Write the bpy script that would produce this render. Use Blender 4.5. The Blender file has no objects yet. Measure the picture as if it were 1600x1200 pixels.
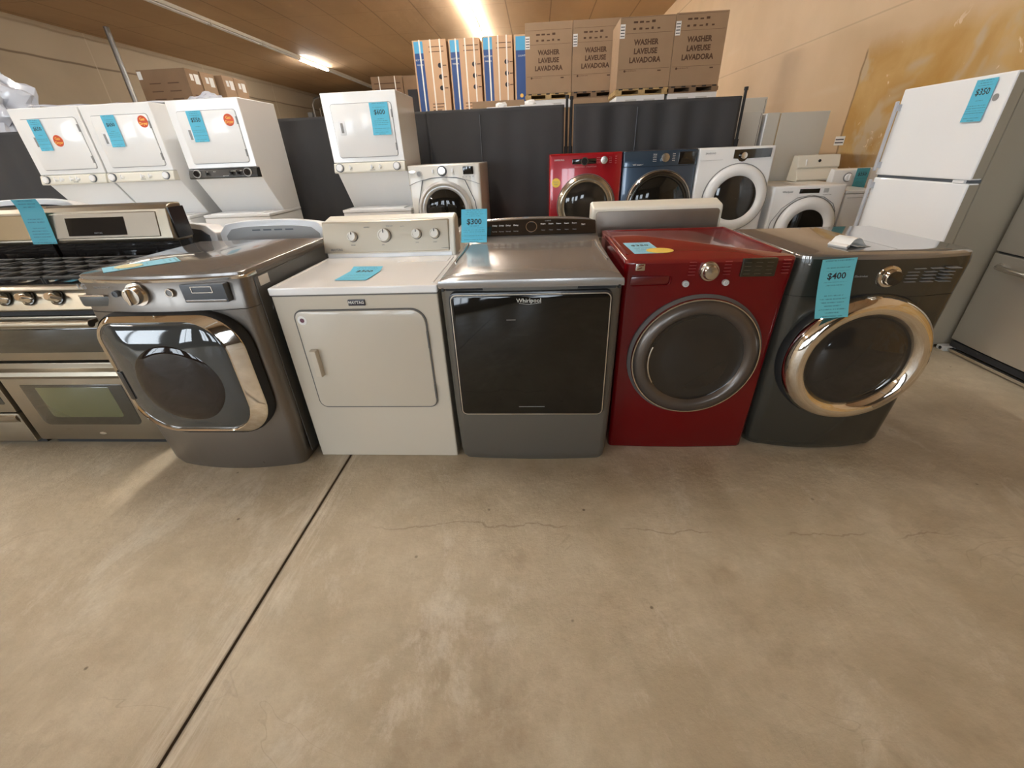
import bpy, bmesh, math, random
from mathutils import Matrix, Vector
random.seed(7)
PI = math.pi
C = bpy.context.scene
COL = C.collection
# ------------------------------------------------------------------ camera, world, light
AX = ((0.99787588, -0.0058737, -0.06487857), (0.05383329, -0.48647488, 0.8720345), (-0.03668386, -0.87367482, -0.48512535))
cam = bpy.data.cameras.new('camera'); cam.sensor_width = 36; cam.lens = 648 / 1600 * 36; cam.clip_start = .02; cam.clip_end = 200
co = bpy.data.objects.new('camera', cam); COL.objects.link(co)
co.matrix_world = Matrix([[AX[i][0], -AX[i][1], -AX[i][2], (0, 0, 1.37)[i]] for i in range(3)] + [[0, 0, 0, 1]])
C.camera = co
W = bpy.data.worlds.new('world'); C.world = W; W.use_nodes = True
W.node_tree.nodes['Background'].inputs[0].default_value = (.75, .85, 1, 1)
W.node_tree.nodes['Background'].inputs[1].default_value = 1.0
C.view_settings.view_transform = 'Standard'; C.view_settings.look = 'None'
C.view_settings.exposure = 1.05; C.view_settings.gamma = 1; C.view_settings.use_curve_mapping = False
TUBE = 80.0          # radiance of the lit tubes
DAY = 5.5            # radiance of the daylit panes
TUBE_COL = (1, .975, .93)
DAY_COL = (.80, .90, 1)

# ------------------------------------------------------------------ materials
MATS = {}
def mat(name, col, rough=.5, metal=0, coat=0, spec=.5, emit=None, est=0, bump=0, bscale=200, var=0, vscale=6, brushed=None, trans=0, coatr=.03, alpha=1):
    if name in MATS: return MATS[name]
    m = bpy.data.materials.new(name); m.use_nodes = True; MATS[name] = m
    nt = m.node_tree; b = nt.nodes['Principled BSDF']; L = nt.links.new
    b.inputs['Base Color'].default_value = (*col, 1); b.inputs['Roughness'].default_value = rough
    b.inputs['Metallic'].default_value = metal; b.inputs['Coat Weight'].default_value = coat; b.inputs['Coat Roughness'].default_value = coatr
    b.inputs['Specular IOR Level'].default_value = spec; b.inputs['Transmission Weight'].default_value = trans; b.inputs['Alpha'].default_value = alpha
    if emit: b.inputs['Emission Color'].default_value = (*emit, 1); b.inputs['Emission Strength'].default_value = est
    tc = nt.nodes.new('ShaderNodeTexCoord')
    if var:
        n = nt.nodes.new('ShaderNodeTexNoise'); n.inputs['Scale'].default_value = vscale; n.inputs['Detail'].default_value = 5
        L(tc.outputs['Object'], n.inputs['Vector'])
        r = nt.nodes.new('ShaderNodeMapRange'); r.inputs[1].default_value = .3; r.inputs[2].default_value = .7; r.inputs[3].default_value = 1 - var; r.inputs[4].default_value = 1 + var
        L(n.outputs['Fac'], r.inputs[0])
        x = nt.nodes.new('ShaderNodeMix'); x.data_type = 'RGBA'; x.blend_type = 'MULTIPLY'; x.inputs[0].default_value = 1
        x.inputs[6].default_value = (*col, 1); L(r.outputs[0], x.inputs[7]); L(x.outputs[2], b.inputs['Base Color'])
    if brushed:
        mp = nt.nodes.new('ShaderNodeMapping'); mp.inputs['Scale'].default_value = brushed; L(tc.outputs['Object'], mp.inputs['Vector'])
        n = nt.nodes.new('ShaderNodeTexNoise'); n.inputs['Scale'].default_value = 1; n.inputs['Detail'].default_value = 4; L(mp.outputs[0], n.inputs['Vector'])
        r = nt.nodes.new('ShaderNodeMapRange'); r.inputs[3].default_value = rough - .08; r.inputs[4].default_value = rough + .12
        L(n.outputs['Fac'], r.inputs[0]); L(r.outputs[0], b.inputs['Roughness'])
        bp = nt.nodes.new('ShaderNodeBump'); bp.inputs['Strength'].default_value = .03; bp.inputs['Distance'].default_value = .001; L(n.outputs['Fac'], bp.inputs['Height']); L(bp.outputs[0], b.inputs['Normal'])
    elif bump:
        n = nt.nodes.new('ShaderNodeTexNoise'); n.inputs['Scale'].default_value = bscale; n.inputs['Detail'].default_value = 4; L(tc.outputs['Object'], n.inputs['Vector'])
        bp = nt.nodes.new('ShaderNodeBump'); bp.inputs['Strength'].default_value = bump; bp.inputs['Distance'].default_value = .004; L(n.outputs['Fac'], bp.inputs['Height']); L(bp.outputs[0], b.inputs['Normal'])
    return m
white = mat('white_enamel', (.88, .88, .87), .28, coat=.4, bump=.02, bscale=300)
coolwhite = mat('cool_white_plastic', (.86, .87, .88), .32, coat=.3)
bisque = mat('bisque_plastic', (.78, .76, .67), .35, coat=.2)
cream = mat('cream_enamel', (.59, .53, .43), .3, coat=.4, bump=.02, bscale=300)  # cream kept darker, with the dimmer light on the fronts in the colour
litcreamtop = mat('lit_cream_top_enamel', (.93, .92, .90), .12, coat=.3)  # whiter copy of the cream, brightness of the lit top painted in
consolecream = mat('cream_console_plastic', (.80, .77, .67), .4)
graphite = mat('graphite_steel_paint', (.20, .18, .16), .30, metal=.75, brushed=(30, 30, 2))
graphitetop = mat('graphite_top_paint', (.25, .23, .215), .2, metal=.5, coat=.5)
sidegrey = mat('dark_grey_side_paint', (.10, .10, .095), .35, metal=.3)
cabrio = mat('silver_grey_paint', (.135, .124, .104), .40, metal=.4, bump=.03, bscale=600)
titan = mat('dark_titanium_paint', (.040, .038, .030), .25, metal=.2, coat=.3, bump=.02, bscale=700)
titantop = mat('titanium_top_paint', (.22, .20, .18), .10, metal=.5, coat=.7)
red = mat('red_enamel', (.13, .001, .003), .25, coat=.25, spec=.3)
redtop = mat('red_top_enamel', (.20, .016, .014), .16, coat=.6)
blue = mat('dark_blue_enamel', (.045, .075, .12), .22, coat=.7, metal=.4)
chrome = mat('polished_chrome', (.82, .78, .72), .06, metal=1)
satin = mat('satin_chrome', (.66, .62, .56), .22, metal=1)
darkchrome = mat('smoked_chrome', (.12, .10, .085), .32, metal=.6, coat=.2)
steel = mat('brushed_steel', (.34, .30, .235), .30, metal=.95, brushed=(3, 3, 260))
fsteel = mat('fridge_steel', (.62, .60, .55), .34, metal=.9, brushed=(3, 300, 3))
backsteel = mat('galvanised_back_panel', (.29, .25, .215), .45, metal=.7, var=.12, vscale=4)
glass = mat('dark_door_glass', (.010, .009, .007), .05, spec=.45)
glass2 = mat('smoky_door_glass', (.022, .019, .016), .06, spec=.6)
tint = mat('blue_grey_bubble_glass', (.045, .048, .048), .04, coat=.3, spec=.6)
black = mat('black_plastic', (.012, .012, .012), .3, coat=.3)
blackm = mat('matt_black', (.015, .015, .015), .7)
gloss = mat('glossy_black_panel', (.01, .008, .007), .12, coat=.8)
iron = mat('cast_iron', (.02, .02, .02), .55)
grey = mat('mid_grey_plastic', (.28, .28, .28), .4)
dgrey = mat('slate_grey_plastic', (.09, .10, .115), .4)
lgrey = mat('light_grey_plastic', (.55, .55, .53), .4)
rubber = mat('black_rubber', (.02, .02, .02), .8)
gap = mat('shadow_gap_grey', (.12, .11, .10), .6)
ink = mat('black_ink', (.02, .02, .025), .7)
navyink = mat('navy_ink', (.03, .05, .10), .7)
paleink = mat('pale_lettering', (.75, .74, .7), .5)
greyink = mat('grey_lettering', (.25, .25, .25), .5)
brownink = mat('brown_ink', (.10, .05, .025), .8)
card = mat('brown_cardboard', (.36, .24, .145), .8, var=.06, vscale=3)
card2 = mat('pale_cardboard', (.62, .40, .24), .75, var=.05, vscale=3)
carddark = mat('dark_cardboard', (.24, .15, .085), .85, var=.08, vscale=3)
bluep = mat('navy_printed_panel', (.02, .07, .24), .5)
skyp = mat('sky_blue_printed_panel', (.08, .40, .68), .5)
strapm = mat('white_strap', (.92, .88, .80), .5)
pine = mat('pine_board', (.50, .34, .15), .75, var=.25, vscale=18)
foam = mat('white_foam', (.80, .80, .80), .8)
labelm = mat('white_label_paper', (.82, .81, .78), .6)
orange = mat('orange_sticker', (.62, .07, .01), .5)
yellowtext = mat('yellow_lettering', (.95, .60, .12), .5)
yellow = mat('yellow_card', (.85, .60, .10), .55)
paleyellow = mat('pale_yellow_card', (.78, .70, .42), .55)
drape = mat('charcoal_drape', (.042, .042, .044), .85, bump=.15, bscale=900)
pipem = mat('galvanised_pipe', (.35, .34, .32), .35, metal=.8)
plasticw = mat('crumpled_white_plastic', (.62, .64, .70), .18, coat=.5, bump=.6, bscale=14)
ovenglass = mat('oven_glass', (.028, .024, .014), .10, coat=.7)
ovenwin = mat('olive_oven_window', (.10, .105, .045), .10, coat=.8)
shadedside = mat('shaded_tan_fridge_side', (.34, .30, .23), .55, bump=.1, bscale=400)  # tan made darker, with the shade on this side put into the colour
fridgewhite = mat('white_fridge_door', (.93, .94, .95), .32, coat=.3, bump=.05, bscale=500)
backwhite = mat('pale_fridge_panel', (.58, .56, .50), .5)
yel = mat('yellow_round_sticker', (.85, .62, .08), .5)

def nodes_mat(name, rough=.5):
    m = bpy.data.materials.new(name); m.use_nodes = True; nt = m.node_tree; MATS[name] = m
    b = nt.nodes['Principled BSDF']; b.inputs['Roughness'].default_value = rough
    return m, nt, b
class NB:                                        # tiny node helper
    def __init__(s, nt): s.nt = nt; s.tc = nt.nodes.new('ShaderNodeTexCoord')
    def L(s, a, b): s.nt.links.new(a, b)
    def coord(s, scale=(1, 1, 1), kind='Object', loc=(0, 0, 0)):
        mp = s.nt.nodes.new('ShaderNodeMapping'); mp.inputs['Scale'].default_value = scale; mp.inputs['Location'].default_value = loc; s.L(s.tc.outputs[kind], mp.inputs['Vector']); return mp.outputs[0]
    def noise(s, sc, det=5, vec=None, rough=.55, dist=0):
        n = s.nt.nodes.new('ShaderNodeTexNoise'); n.inputs['Scale'].default_value = sc; n.inputs['Detail'].default_value = det; n.inputs['Roughness'].default_value = rough; n.inputs['Distortion'].default_value = dist
        s.L(vec or s.tc.outputs['Object'], n.inputs['Vector']); return n.outputs['Fac']
    def voro(s, sc, vec=None, feat='F1', out='Distance'):
        n = s.nt.nodes.new('ShaderNodeTexVoronoi'); n.feature = feat; n.inputs['Scale'].default_value = sc; s.L(vec or s.tc.outputs['Object'], n.inputs['Vector']); return n.outputs[out]
    def rng(s, v, a, b, c=0, d=1):
        r = s.nt.nodes.new('ShaderNodeMapRange'); r.inputs[1].default_value = a; r.inputs[2].default_value = b; r.inputs[3].default_value = c; r.inputs[4].default_value = d; s.L(v, r.inputs[0]); return r.outputs[0]
    def math(s, op, a, b=None):
        m = s.nt.nodes.new('ShaderNodeMath'); m.operation = op
        for i, v in enumerate((a, b)):
            if v is None: continue
            if isinstance(v, (int, float)): m.inputs[i].default_value = v
            else: s.L(v, m.inputs[i])
        return m.outputs[0]
    def mix(s, f, a, b, mode='MIX'):
        x = s.nt.nodes.new('ShaderNodeMix'); x.data_type = 'RGBA'; x.blend_type = mode
        if isinstance(f, (int, float)): x.inputs[0].default_value = f
        else: s.L(f, x.inputs[0])
        for i, v in ((6, a), (7, b)):
            if isinstance(v, tuple): x.inputs[i].default_value = (*v, 1)
            else: s.L(v, x.inputs[i])
        return x.outputs[2]
    def xyz(s, vec=None):
        n = s.nt.nodes.new('ShaderNodeSeparateXYZ'); s.L(vec or s.tc.outputs['Object'], n.inputs[0]); return n.outputs
    def bump(s, h, st, dist, b):
        bp = s.nt.nodes.new('ShaderNodeBump'); bp.inputs['Strength'].default_value = st; bp.inputs['Distance'].default_value = dist; s.L(h, bp.inputs['Height']); s.L(bp.outputs[0], b.inputs['Normal'])

def concrete():
    m, nt, b = nodes_mat('worn_concrete', .4); N = NB(nt)
    big = N.rng(N.noise(.55, 8, dist=.2, rough=.6), .38, .64); mid = N.rng(N.noise(2.6, 12, dist=.25, rough=.68), .40, .62); fine = N.rng(N.noise(14, 10, rough=.75), .36, .66)
    c = N.mix(big, (.465, .383, .255), (.585, .495, .345))
    c = N.mix(mid, N.mix(.6, c, (.43, .355, .245)), N.mix(.5, c, (.68, .60, .46)))
    c = N.mix(N.math('MULTIPLY', fine, .42), c, (.36, .29, .20))
    st = N.rng(N.noise(1.7, 10, N.coord(loc=(5.2, 1.3, 0)), dist=.3, rough=.66), .57, .68)                  # brown stains
    c = N.mix(N.math('MULTIPLY', st, .5), c, (.27, .195, .12))
    pale = N.rng(N.noise(2.3, 14, N.coord((1, .6, 1), loc=(9.2, 4.3, 0)), dist=.5, rough=.74), .54, .64)
    c = N.mix(N.math('MULTIPLY', pale, .6), c, (.70, .64, .52))
    sp = N.math('MAXIMUM', N.rng(N.voro(7), .055, .03), N.math('MULTIPLY', N.rng(N.voro(2.6), .05, .02), .7))                                                         # specks
    sel = N.rng(N.noise(1.3, 3), .42, .50)
    c = N.mix(N.math('MULTIPLY', N.math('MULTIPLY', sp, sel), .85), c, (.12, .085, .05))
    X = N.xyz()
    wob = N.math('MULTIPLY', N.math('SUBTRACT', N.noise(3, 6), .5), .05)
    d = N.math('ABSOLUTE', N.math('ADD', N.math('ADD', X[0], 1.0), wob))
    scuff = N.math('MULTIPLY', N.rng(d, .12, .01), N.rng(N.noise(1, 10, N.coord((45, 3.5, 1)), rough=.8), .46, .60))
    c = N.mix(N.math('MULTIPLY', scuff, .6), c, (.78, .72, .60))
    d2 = N.math('ABSOLUTE', N.math('ADD', X[0], 1.0))
    c = N.mix(N.math('MULTIPLY', N.rng(d2, .014, .005), .8), c, (.11, .07, .04))
    # long hairline cracks
    vy = N.math('SUBTRACT', N.math('ADD', X[1], N.math('MULTIPLY', N.math('SUBTRACT', N.noise(1.7, 8), .5), .35)), 1.22)
    hl = N.math('MULTIPLY', N.rng(N.math('ABSOLUTE', vy), .0045, .0015), N.rng(X[0], -.75, -.6))
    c = N.mix(N.math('MULTIPLY', hl, N.math('MULTIPLY', N.rng(N.noise(3.1, 3), .42, .5), .5)), c, (.22, .15, .09))
    scr = N.rng(N.math('ABSOLUTE', N.math('SUBTRACT', N.noise(1.1, 3, dist=2.5), .5)), .0035, .001)
    c = N.mix(N.math('MULTIPLY', N.math('MULTIPLY', scr, N.rng(N.noise(1.3, 2), .55, .62)), .22), c, (.2, .14, .09))
    N.L(c, b.inputs['Base Color'])
    N.L(N.rng(pale, 0, 1, .45, .26), b.inputs['Roughness'])
    N.bump(N.math('ADD', N.noise(26, 10, rough=.75), N.math('MULTIPLY', N.noise(5, 12, rough=.7), 1.5)), .4, .008, b)
    return m
def rightwall():
    m, nt, b = nodes_mat('patched_tan_drywall', .6); N = NB(nt); X = N.xyz()
    c = N.mix(N.rng(N.noise(.8, 4), .35, .65), (.60, .425, .25), (.67, .485, .30))
    for z, st in ((2.60, .35), (4.55, .7), (1.2, .2)):
        d = N.math('ABSOLUTE', N.math('SUBTRACT', X[2], z)); c = N.mix(N.math('MULTIPLY', N.rng(d, .012, .004), st), c, (.26, .17, .09))
    for z in (1.95, 2.95):
        d = N.math('ABSOLUTE', N.math('SUBTRACT', X[2], z)); s = N.math('MULTIPLY', N.rng(d, .06, .0), N.rng(N.noise(.7, 2), .5, .6)); c = N.mix(N.math('MULTIPLY', s, .35), c, (.68, .54, .38))
    wy = N.math('ADD', X[1], N.math('MULTIPLY', N.math('SUBTRACT', N.noise(3, 4), .5), .10))
    wz = N.math('ADD', X[2], N.math('MULTIPLY', N.math('SUBTRACT', N.noise(1.3, 5), .5), .30))
    inY = N.rng(wy, 6.36, 6.32); inZ = N.rng(wz, 2.38, 2.20)
    pc = N.mix(N.rng(N.noise(1.3, 5, dist=.8), .35, .66), (.47, .26, .06), (.60, .39, .15))
    pale = N.rng(N.noise(1.6, 3, N.coord(loc=(3.1, 0, 1.7)), dist=.5), .54, .62)
    pc = N.mix(N.math('MULTIPLY', pale, .85), pc, (.54, .43, .28))
    ch = N.rng(N.noise(4.3, 6, N.coord(loc=(1.1, .4, 2.2)), dist=1.5), .655, .685)
    pc = N.mix(N.math('MULTIPLY', ch, .8), pc, (.80, .66, .47))
    c = N.mix(N.math('MULTIPLY', inY, inZ), c, pc)
    e = N.math('MULTIPLY', N.rng(N.math('ABSOLUTE', N.math('SUBTRACT', wy, 6.345)), .022, .008), N.rng(X[2], 2.3, 2.25)); c = N.mix(N.math('MULTIPLY', e, .75), c, (.20, .11, .04))
    dots = N.math('MULTIPLY', N.rng(N.voro(1.6), .06, .045), N.rng(N.noise(.9, 2), .52, .55)); c = N.mix(N.math('MULTIPLY', dots, .8), c, (.14, .10, .07))
    N.L(c, b.inputs['Base Color']); N.bump(N.noise(3, 7), .12, .03, b)
    return m
def leftwall():
    m, nt, b = nodes_mat('beige_panel_wall', .7); N = NB(nt); X = N.xyz()
    c = N.mix(N.rng(N.noise(.35, 6, dist=.4), .3, .7), (.40, .325, .225), (.50, .41, .29))
    wz = N.math('ADD', X[2], N.math('MULTIPLY', N.math('SUBTRACT', N.noise(.5, 3), .5), .12))
    for z, st in ((4.1, .75), (4.78, .35)):
        d = N.math('ABSOLUTE', N.math('SUBTRACT', wz, z)); c = N.mix(N.math('MULTIPLY', N.rng(d, .035, .015), st), c, (.13, .085, .05))
    fy = N.math('ABSOLUTE', N.math('SUBTRACT', N.math('FRACT', N.math('DIVIDE', N.math('SUBTRACT', X[1], 14.8), 4.9)), .0))
    c = N.mix(N.math('MULTIPLY', N.rng(fy, .012, .004), .6), c, (.62, .54, .40))
    c = N.mix(N.math('MULTIPLY', N.rng(X[2], 4.1, 4.14), .35), c, (.54, .44, .32))
    N.L(c, b.inputs['Base Color']); N.bump(N.noise(.8, 4), .15, .05, b)
    return m
def ceilmat():
    m, nt, b = nodes_mat('brown_fibreboard_ceiling', .75); N = NB(nt); X = N.xyz()
    c = N.mix(N.rng(N.noise(.6, 6, N.coord((1, .3, 1))), .3, .7), (.33, .215, .12), (.43, .29, .165))
    c = N.mix(N.math('MULTIPLY', N.rng(N.noise(1, 5, N.coord((5, 60, 1))), .4, .7), .18), c, (.52, .35, .19))
    for k, off in ((0, 0.0),):
        fx = N.math('FRACT', N.math('DIVIDE', N.math('ADD', X[0], 20.35), 1.22)); d = N.math('MINIMUM', fx, N.math('SUBTRACT', 1, fx))
        c = N.mix(N.math('MULTIPLY', N.rng(d, .02, .008), .55), c, (.10, .055, .025))
    fy = N.math('FRACT', N.math('DIVIDE', X[1], 2.44)); d = N.math('MINIMUM', fy, N.math('SUBTRACT', 1, fy)); c = N.mix(N.math('MULTIPLY', N.rng(d, .008, .003), .35), c, (.12, .07, .03))
    N.L(c, b.inputs['Base Color']); N.bump(N.noise(.9, 4, N.coord((1, .4, 1))), .35, .10, b)
    return m
def papermat(name, col, rows, seed=0):
    """pale coloured paper with rows of small print too small to read"""
    m, nt, b = nodes_mat(name, .6); N = NB(nt); g = N.coord(kind='Generated'); G = N.xyz(g)
    fr = N.math('FRACT', N.math('MULTIPLY', G[1], rows)); line = N.math('MULTIPLY', N.rng(fr, .30, .36), N.rng(fr, .68, .62))
    w = N.rng(N.noise(1, 2, N.coord((60, rows * 1.0, 1), 'Generated', (seed, 0, 0))), .42, .48)
    row = N.rng(N.noise(1, 0, N.coord((.01, rows * .55, 1), 'Generated', (seed, 3, 0))), .42, .46)
    mx = N.math('ABSOLUTE', N.math('SUBTRACT', G[0], .5)); lim = N.rng(N.noise(1, 0, N.coord((.01, rows * .9, 1), 'Generated', (seed, 7, 0))), .3, .7, .18, .47)
    inside = N.math('LESS_THAN', mx, lim); up = N.math('GREATER_THAN', N.math('ABSOLUTE', N.math('SUBTRACT', G[1], .70)), .085)
    f = N.math('MULTIPLY', N.math('MULTIPLY', N.math('MULTIPLY', line, w), N.math('MULTIPLY', row, inside)), N.math('MULTIPLY', up, .6))
    N.L(N.mix(f, col, (.02, .06, .10)), b.inputs['Base Color']); return m
floorM, rwallM, lwallM, ceilM = concrete(), rightwall(), leftwall(), ceilmat()
tagM = papermat('blue_price_paper', (.10, .50, .70), 17); tagM2 = papermat('teal_price_paper', (.07, .36, .45), 15, 4)
tagpale = papermat('pale_blue_price_paper', (.28, .62, .78), 13, 9)
tubeM = mat('lit_fluorescent_tube', (1, 1, 1), .5, emit=TUBE_COL, est=TUBE); tubeoff = mat('unlit_fluorescent_tube', (.7, .7, .7), .3)
dayM = mat('daylit_pane', (.8, .9, 1), .3, emit=DAY_COL, est=DAY)
fixM = mat('white_fixture_enamel', (.62, .58, .5), .4)

# ------------------------------------------------------------------ geometry helpers
def obj(name, bm, m, parent=None, smooth=40, loc=None, rot=None, bevel=0, seg=2):
    bmesh.ops.remove_doubles(bm, verts=bm.verts, dist=1e-6)
    bmesh.ops.recalc_face_normals(bm, faces=bm.faces)
    me = bpy.data.meshes.new(name); bm.to_mesh(me); bm.free()
    me.materials.append(m)
    if smooth:
        for p in me.polygons: p.use_smooth = True
        me.set_sharp_from_angle(angle=math.radians(smooth))
    o = bpy.data.objects.new(name, me); COL.objects.link(o)
    if parent: o.parent = parent
    if loc: o.location = loc
    if rot: o.rotation_euler = rot
    if bevel:
        b = o.modifiers.new('bevel', 'BEVEL'); b.width = bevel; b.segments = seg; b.limit_method = 'ANGLE'; b.angle_limit = math.radians(35); b.harden_normals = False
    return o
def thing(name, label, cat, loc=(0, 0, 0), rz=0, group=None):
    o = bpy.data.objects.new(name, None); COL.objects.link(o); o.empty_display_size = .1
    o.location = loc; o.rotation_euler = (0, 0, rz); o['label'] = label; o['category'] = cat
    if group: o['group'] = group
    return o
def tag(o, label, cat, group=None):
    o['label'] = label; o['category'] = cat
    if group: o['group'] = group
    return o
def struct(name, bm, m, **k):
    o = obj(name, bm, m, smooth=0, **k); o['kind'] = 'structure'; return o
def B(): return bmesh.new()
def box(bm, x0, x1, y0, y1, z0, z1):
    v = [bm.verts.new(p) for p in ((x0, y0, z0), (x1, y0, z0), (x1, y1, z0), (x0, y1, z0), (x0, y0, z1), (x1, y0, z1), (x1, y1, z1), (x0, y1, z1))]
    for f in ((0, 3, 2, 1), (4, 5, 6, 7), (0, 1, 5, 4), (1, 2, 6, 5), (2, 3, 7, 6), (3, 0, 4, 7)): bm.faces.new([v[i] for i in f])
    return bm
def bx(*a): return box(B(), *a)
def loops(bm, rings, cap0=True, cap1=True, closed=True):
    R = [[bm.verts.new(p) for p in r] for r in rings]
    for a, b in zip(R, R[1:]):
        n = len(a)
        for i in range(n if closed else n - 1):
            j = (i + 1) % n
            try: bm.faces.new((a[i], a[j], b[j], b[i]))
            except ValueError: pass
    if cap0: bm.faces.new(R[0])
    if cap1: bm.faces.new(R[-1][::-1])
    return bm
def rr(w, h, r, cx=0, cz=0, seg=8, s=1):
    """rounded rectangle loop in x,z; r may be four radii (br, tr, tl, bl)"""
    rs = r if isinstance(r, (tuple, list)) else (r,) * 4
    out = []
    for (sx, sz, a0), q in zip(((1, -1, -90), (1, 1, 0), (-1, 1, 90), (-1, -1, 180)), rs):
        q = max(min(q, w / 2 - 1e-4, h / 2 - 1e-4), 5e-4)
        for k in range(seg + 1):
            a = math.radians(a0 + 90 * k / seg)
            out.append((cx + s * (sx * (w / 2 - q) + q * math.cos(a)), cz + s * (sz * (h / 2 - q) + q * math.sin(a))))
    return out
def shell(layers, w, h, r, cx=0, cz=0, seg=8, bm=None, cap0=True, cap1=True, circ=0):
    """layers of (inset, y[, scale]) stacked on a rounded rectangle (or circle of radius w when circ=n)"""
    bm = bm or B(); rings = []
    for l in layers:
        i, y = l[0], l[1]; s = l[2] if len(l) > 2 else 1
        if circ: pts = [(cx + (w - i) * s * math.cos(2 * PI * k / circ), cz + (w - i) * s * math.sin(2 * PI * k / circ)) for k in range(circ)]
        else:
            q = tuple(max(x - i, .002) for x in (r if isinstance(r, (tuple, list)) else (r,) * 4))
            pts = rr(w - 2 * i, h - 2 * i, q, cx, cz, seg, s)
        rings.append([(p[0], y, p[1]) for p in pts])
    return loops(bm, rings, cap0, cap1)
def disc(cx, cz, r, y0, y1, n=28, ch=.15, bm=None):
    d = (y0 - y1); c = min(abs(d), r) * ch
    return shell([(0, y1), (0, y0 - (d > 0) * c + (d < 0) * c), (c, y0)], r, 0, 0, cx, cz, bm=bm, circ=n)
def panel(x0, x1, z0, z1, y0, y1, r=.01, bm=None, ch=.002, seg=5):
    """a rounded flat plate whose front is at y0 (towards -y), back at y1"""
    return shell([(0, y1), (0, y0 + ch), (ch * .3, y0 + ch * .3), (ch, y0)], x1 - x0, z1 - z0, r, (x0 + x1) / 2, (z0 + z1) / 2, seg, bm)
def frame(x0, x1, z0, z1, y0, y1, r, t, bm=None, seg=8):
    """thin outline ring of width t"""
    bm = bm or B(); w, h = x1 - x0, z1 - z0; cx, cz = (x0 + x1) / 2, (z0 + z1) / 2
    rings = [[(p[0], y, p[1]) for p in rr(w - 2 * i, h - 2 * i, tuple(max(q - i, .002) for q in (r if isinstance(r, (tuple, list)) else (r,) * 4)), cx, cz, seg)] for i, y in ((0, y1), (0, y0), (t, y0), (t, y1))]
    return loops(bm, rings + [rings[0]], False, False)
def ring(r0, r1, y0, y1, cx=0, cz=0, n=64, bm=None):
    bm = bm or B()
    rings = [[(cx + r * math.cos(2 * PI * k / n), y, cz + r * math.sin(2 * PI * k / n)) for k in range(n)] for r, y in ((r0, y1), (r0, y0), (r1, y0), (r1, y1), (r0, y1))]
    return loops(bm, rings, False, False)
def lathe(prof, cx=0, cz=0, n=72, bm=None, cap0=False, cap1=False):
    bm = bm or B()
    return loops(bm, [[(cx + r * math.cos(2 * PI * k / n), y, cz + r * math.sin(2 * PI * k / n)) for k in range(n)] for r, y in prof], cap0, cap1)
def prism_x(prof, x0, x1, bm=None):
    bm = bm or B(); return loops(bm, [[(x, y, z) for y, z in prof] for x in (x0, x1)])
def tube(pts, r, n=10, bm=None, cap=True):
    bm = bm or B(); rings = []; pts = [Vector(p) for p in pts]
    up = None
    for i, p in enumerate(pts):
        d = (pts[min(i + 1, len(pts) - 1)] - pts[max(i - 1, 0)]).normalized()
        if up is None: up = d.orthogonal().normalized()
        up = (up - up.dot(d) * d).normalized(); s = d.cross(up)
        rings.append([tuple(p + r * (math.cos(2 * PI * k / n) * up + math.sin(2 * PI * k / n) * s)) for k in range(n)])
    return loops(bm, rings, cap, cap)
def cabinet(w, d, secs, rc=.03, bow=0, seg=5, bm=None):
    """upright body: horizontal sections (z, front y, width scale); rounded front corners and a bowed front"""
    bm = bm or B(); rings = []
    for z, yf, ws in secs:
        hw = w / 2 * ws; P = [(-hw, d), (-hw, yf + rc)]
        for k in range(1, seg): a = PI * .5 * k / seg; P.append((-hw + rc - rc * math.cos(a), yf + rc - rc * math.sin(a)))
        for k in range(13): t = k / 12 * 2 - 1; P.append((t * (hw - rc), yf - bow * (1 - t * t)))
        for k in range(1, seg): a = PI * .5 * (1 - k / seg); P.append((hw - rc + rc * math.cos(a), yf + rc - rc * math.sin(a)))
        P += [(hw, yf + rc), (hw, d)]
        rings.append([(x, y, z) for x, y in P])
    return loops(bm, rings)
def text(name, body, size, loc, m, parent=None, rot=(PI / 2, 0, 0), sx=1, bold=.0, label=None, extrude=.0006):
    cu = bpy.data.curves.new(name, 'FONT'); cu.body = body; cu.size = size; cu.align_x = 'CENTER'; cu.align_y = 'CENTER'; cu.extrude = extrude; cu.offset = bold; cu.resolution_u = 2
    t = bpy.data.objects.new(name, cu); COL.objects.link(t)
    me = bpy.data.meshes.new_from_object(t.evaluated_get(bpy.context.evaluated_depsgraph_get()))
    bpy.data.objects.remove(t); me.name = name; me.materials.clear(); me.materials.append(m)
    o = bpy.data.objects.new(name, me); COL.objects.link(o); o.parent = parent; o.location = loc; o.rotation_euler = rot; o.scale = (sx, 1, 1)
    if label: o['label'] = label
    return o
def dup(root, loc, rz, label=None, group=None):
    r = root.copy(); COL.objects.link(r); r.location = loc; r.rotation_euler = (0, 0, rz)
    if label: r['label'] = label
    if group: r['group'] = group
    for ch in list(root.children):
        c = ch.copy(); COL.objects.link(c); c.parent = r
        for g in list(ch.children):
            d = g.copy(); COL.objects.link(d); d.parent = c
    return r
def sheet(w, h, curl=None, th=.0009, n=14):
    """paper lying in its own x,y plane (top edge = +y), curl(v) -> height off the plane for v from 0 bottom to 1 top"""
    curl = curl or (lambda v: 0)
    prof = [(-h / 2 + h * k / n, curl(k / n)) for k in range(n + 1)]
    return loops(B(), [[(x, y, z) for y, z in prof] + [(x, y, z + th) for y, z in prof[::-1]] for x in (-w / 2, w / 2)])
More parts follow.
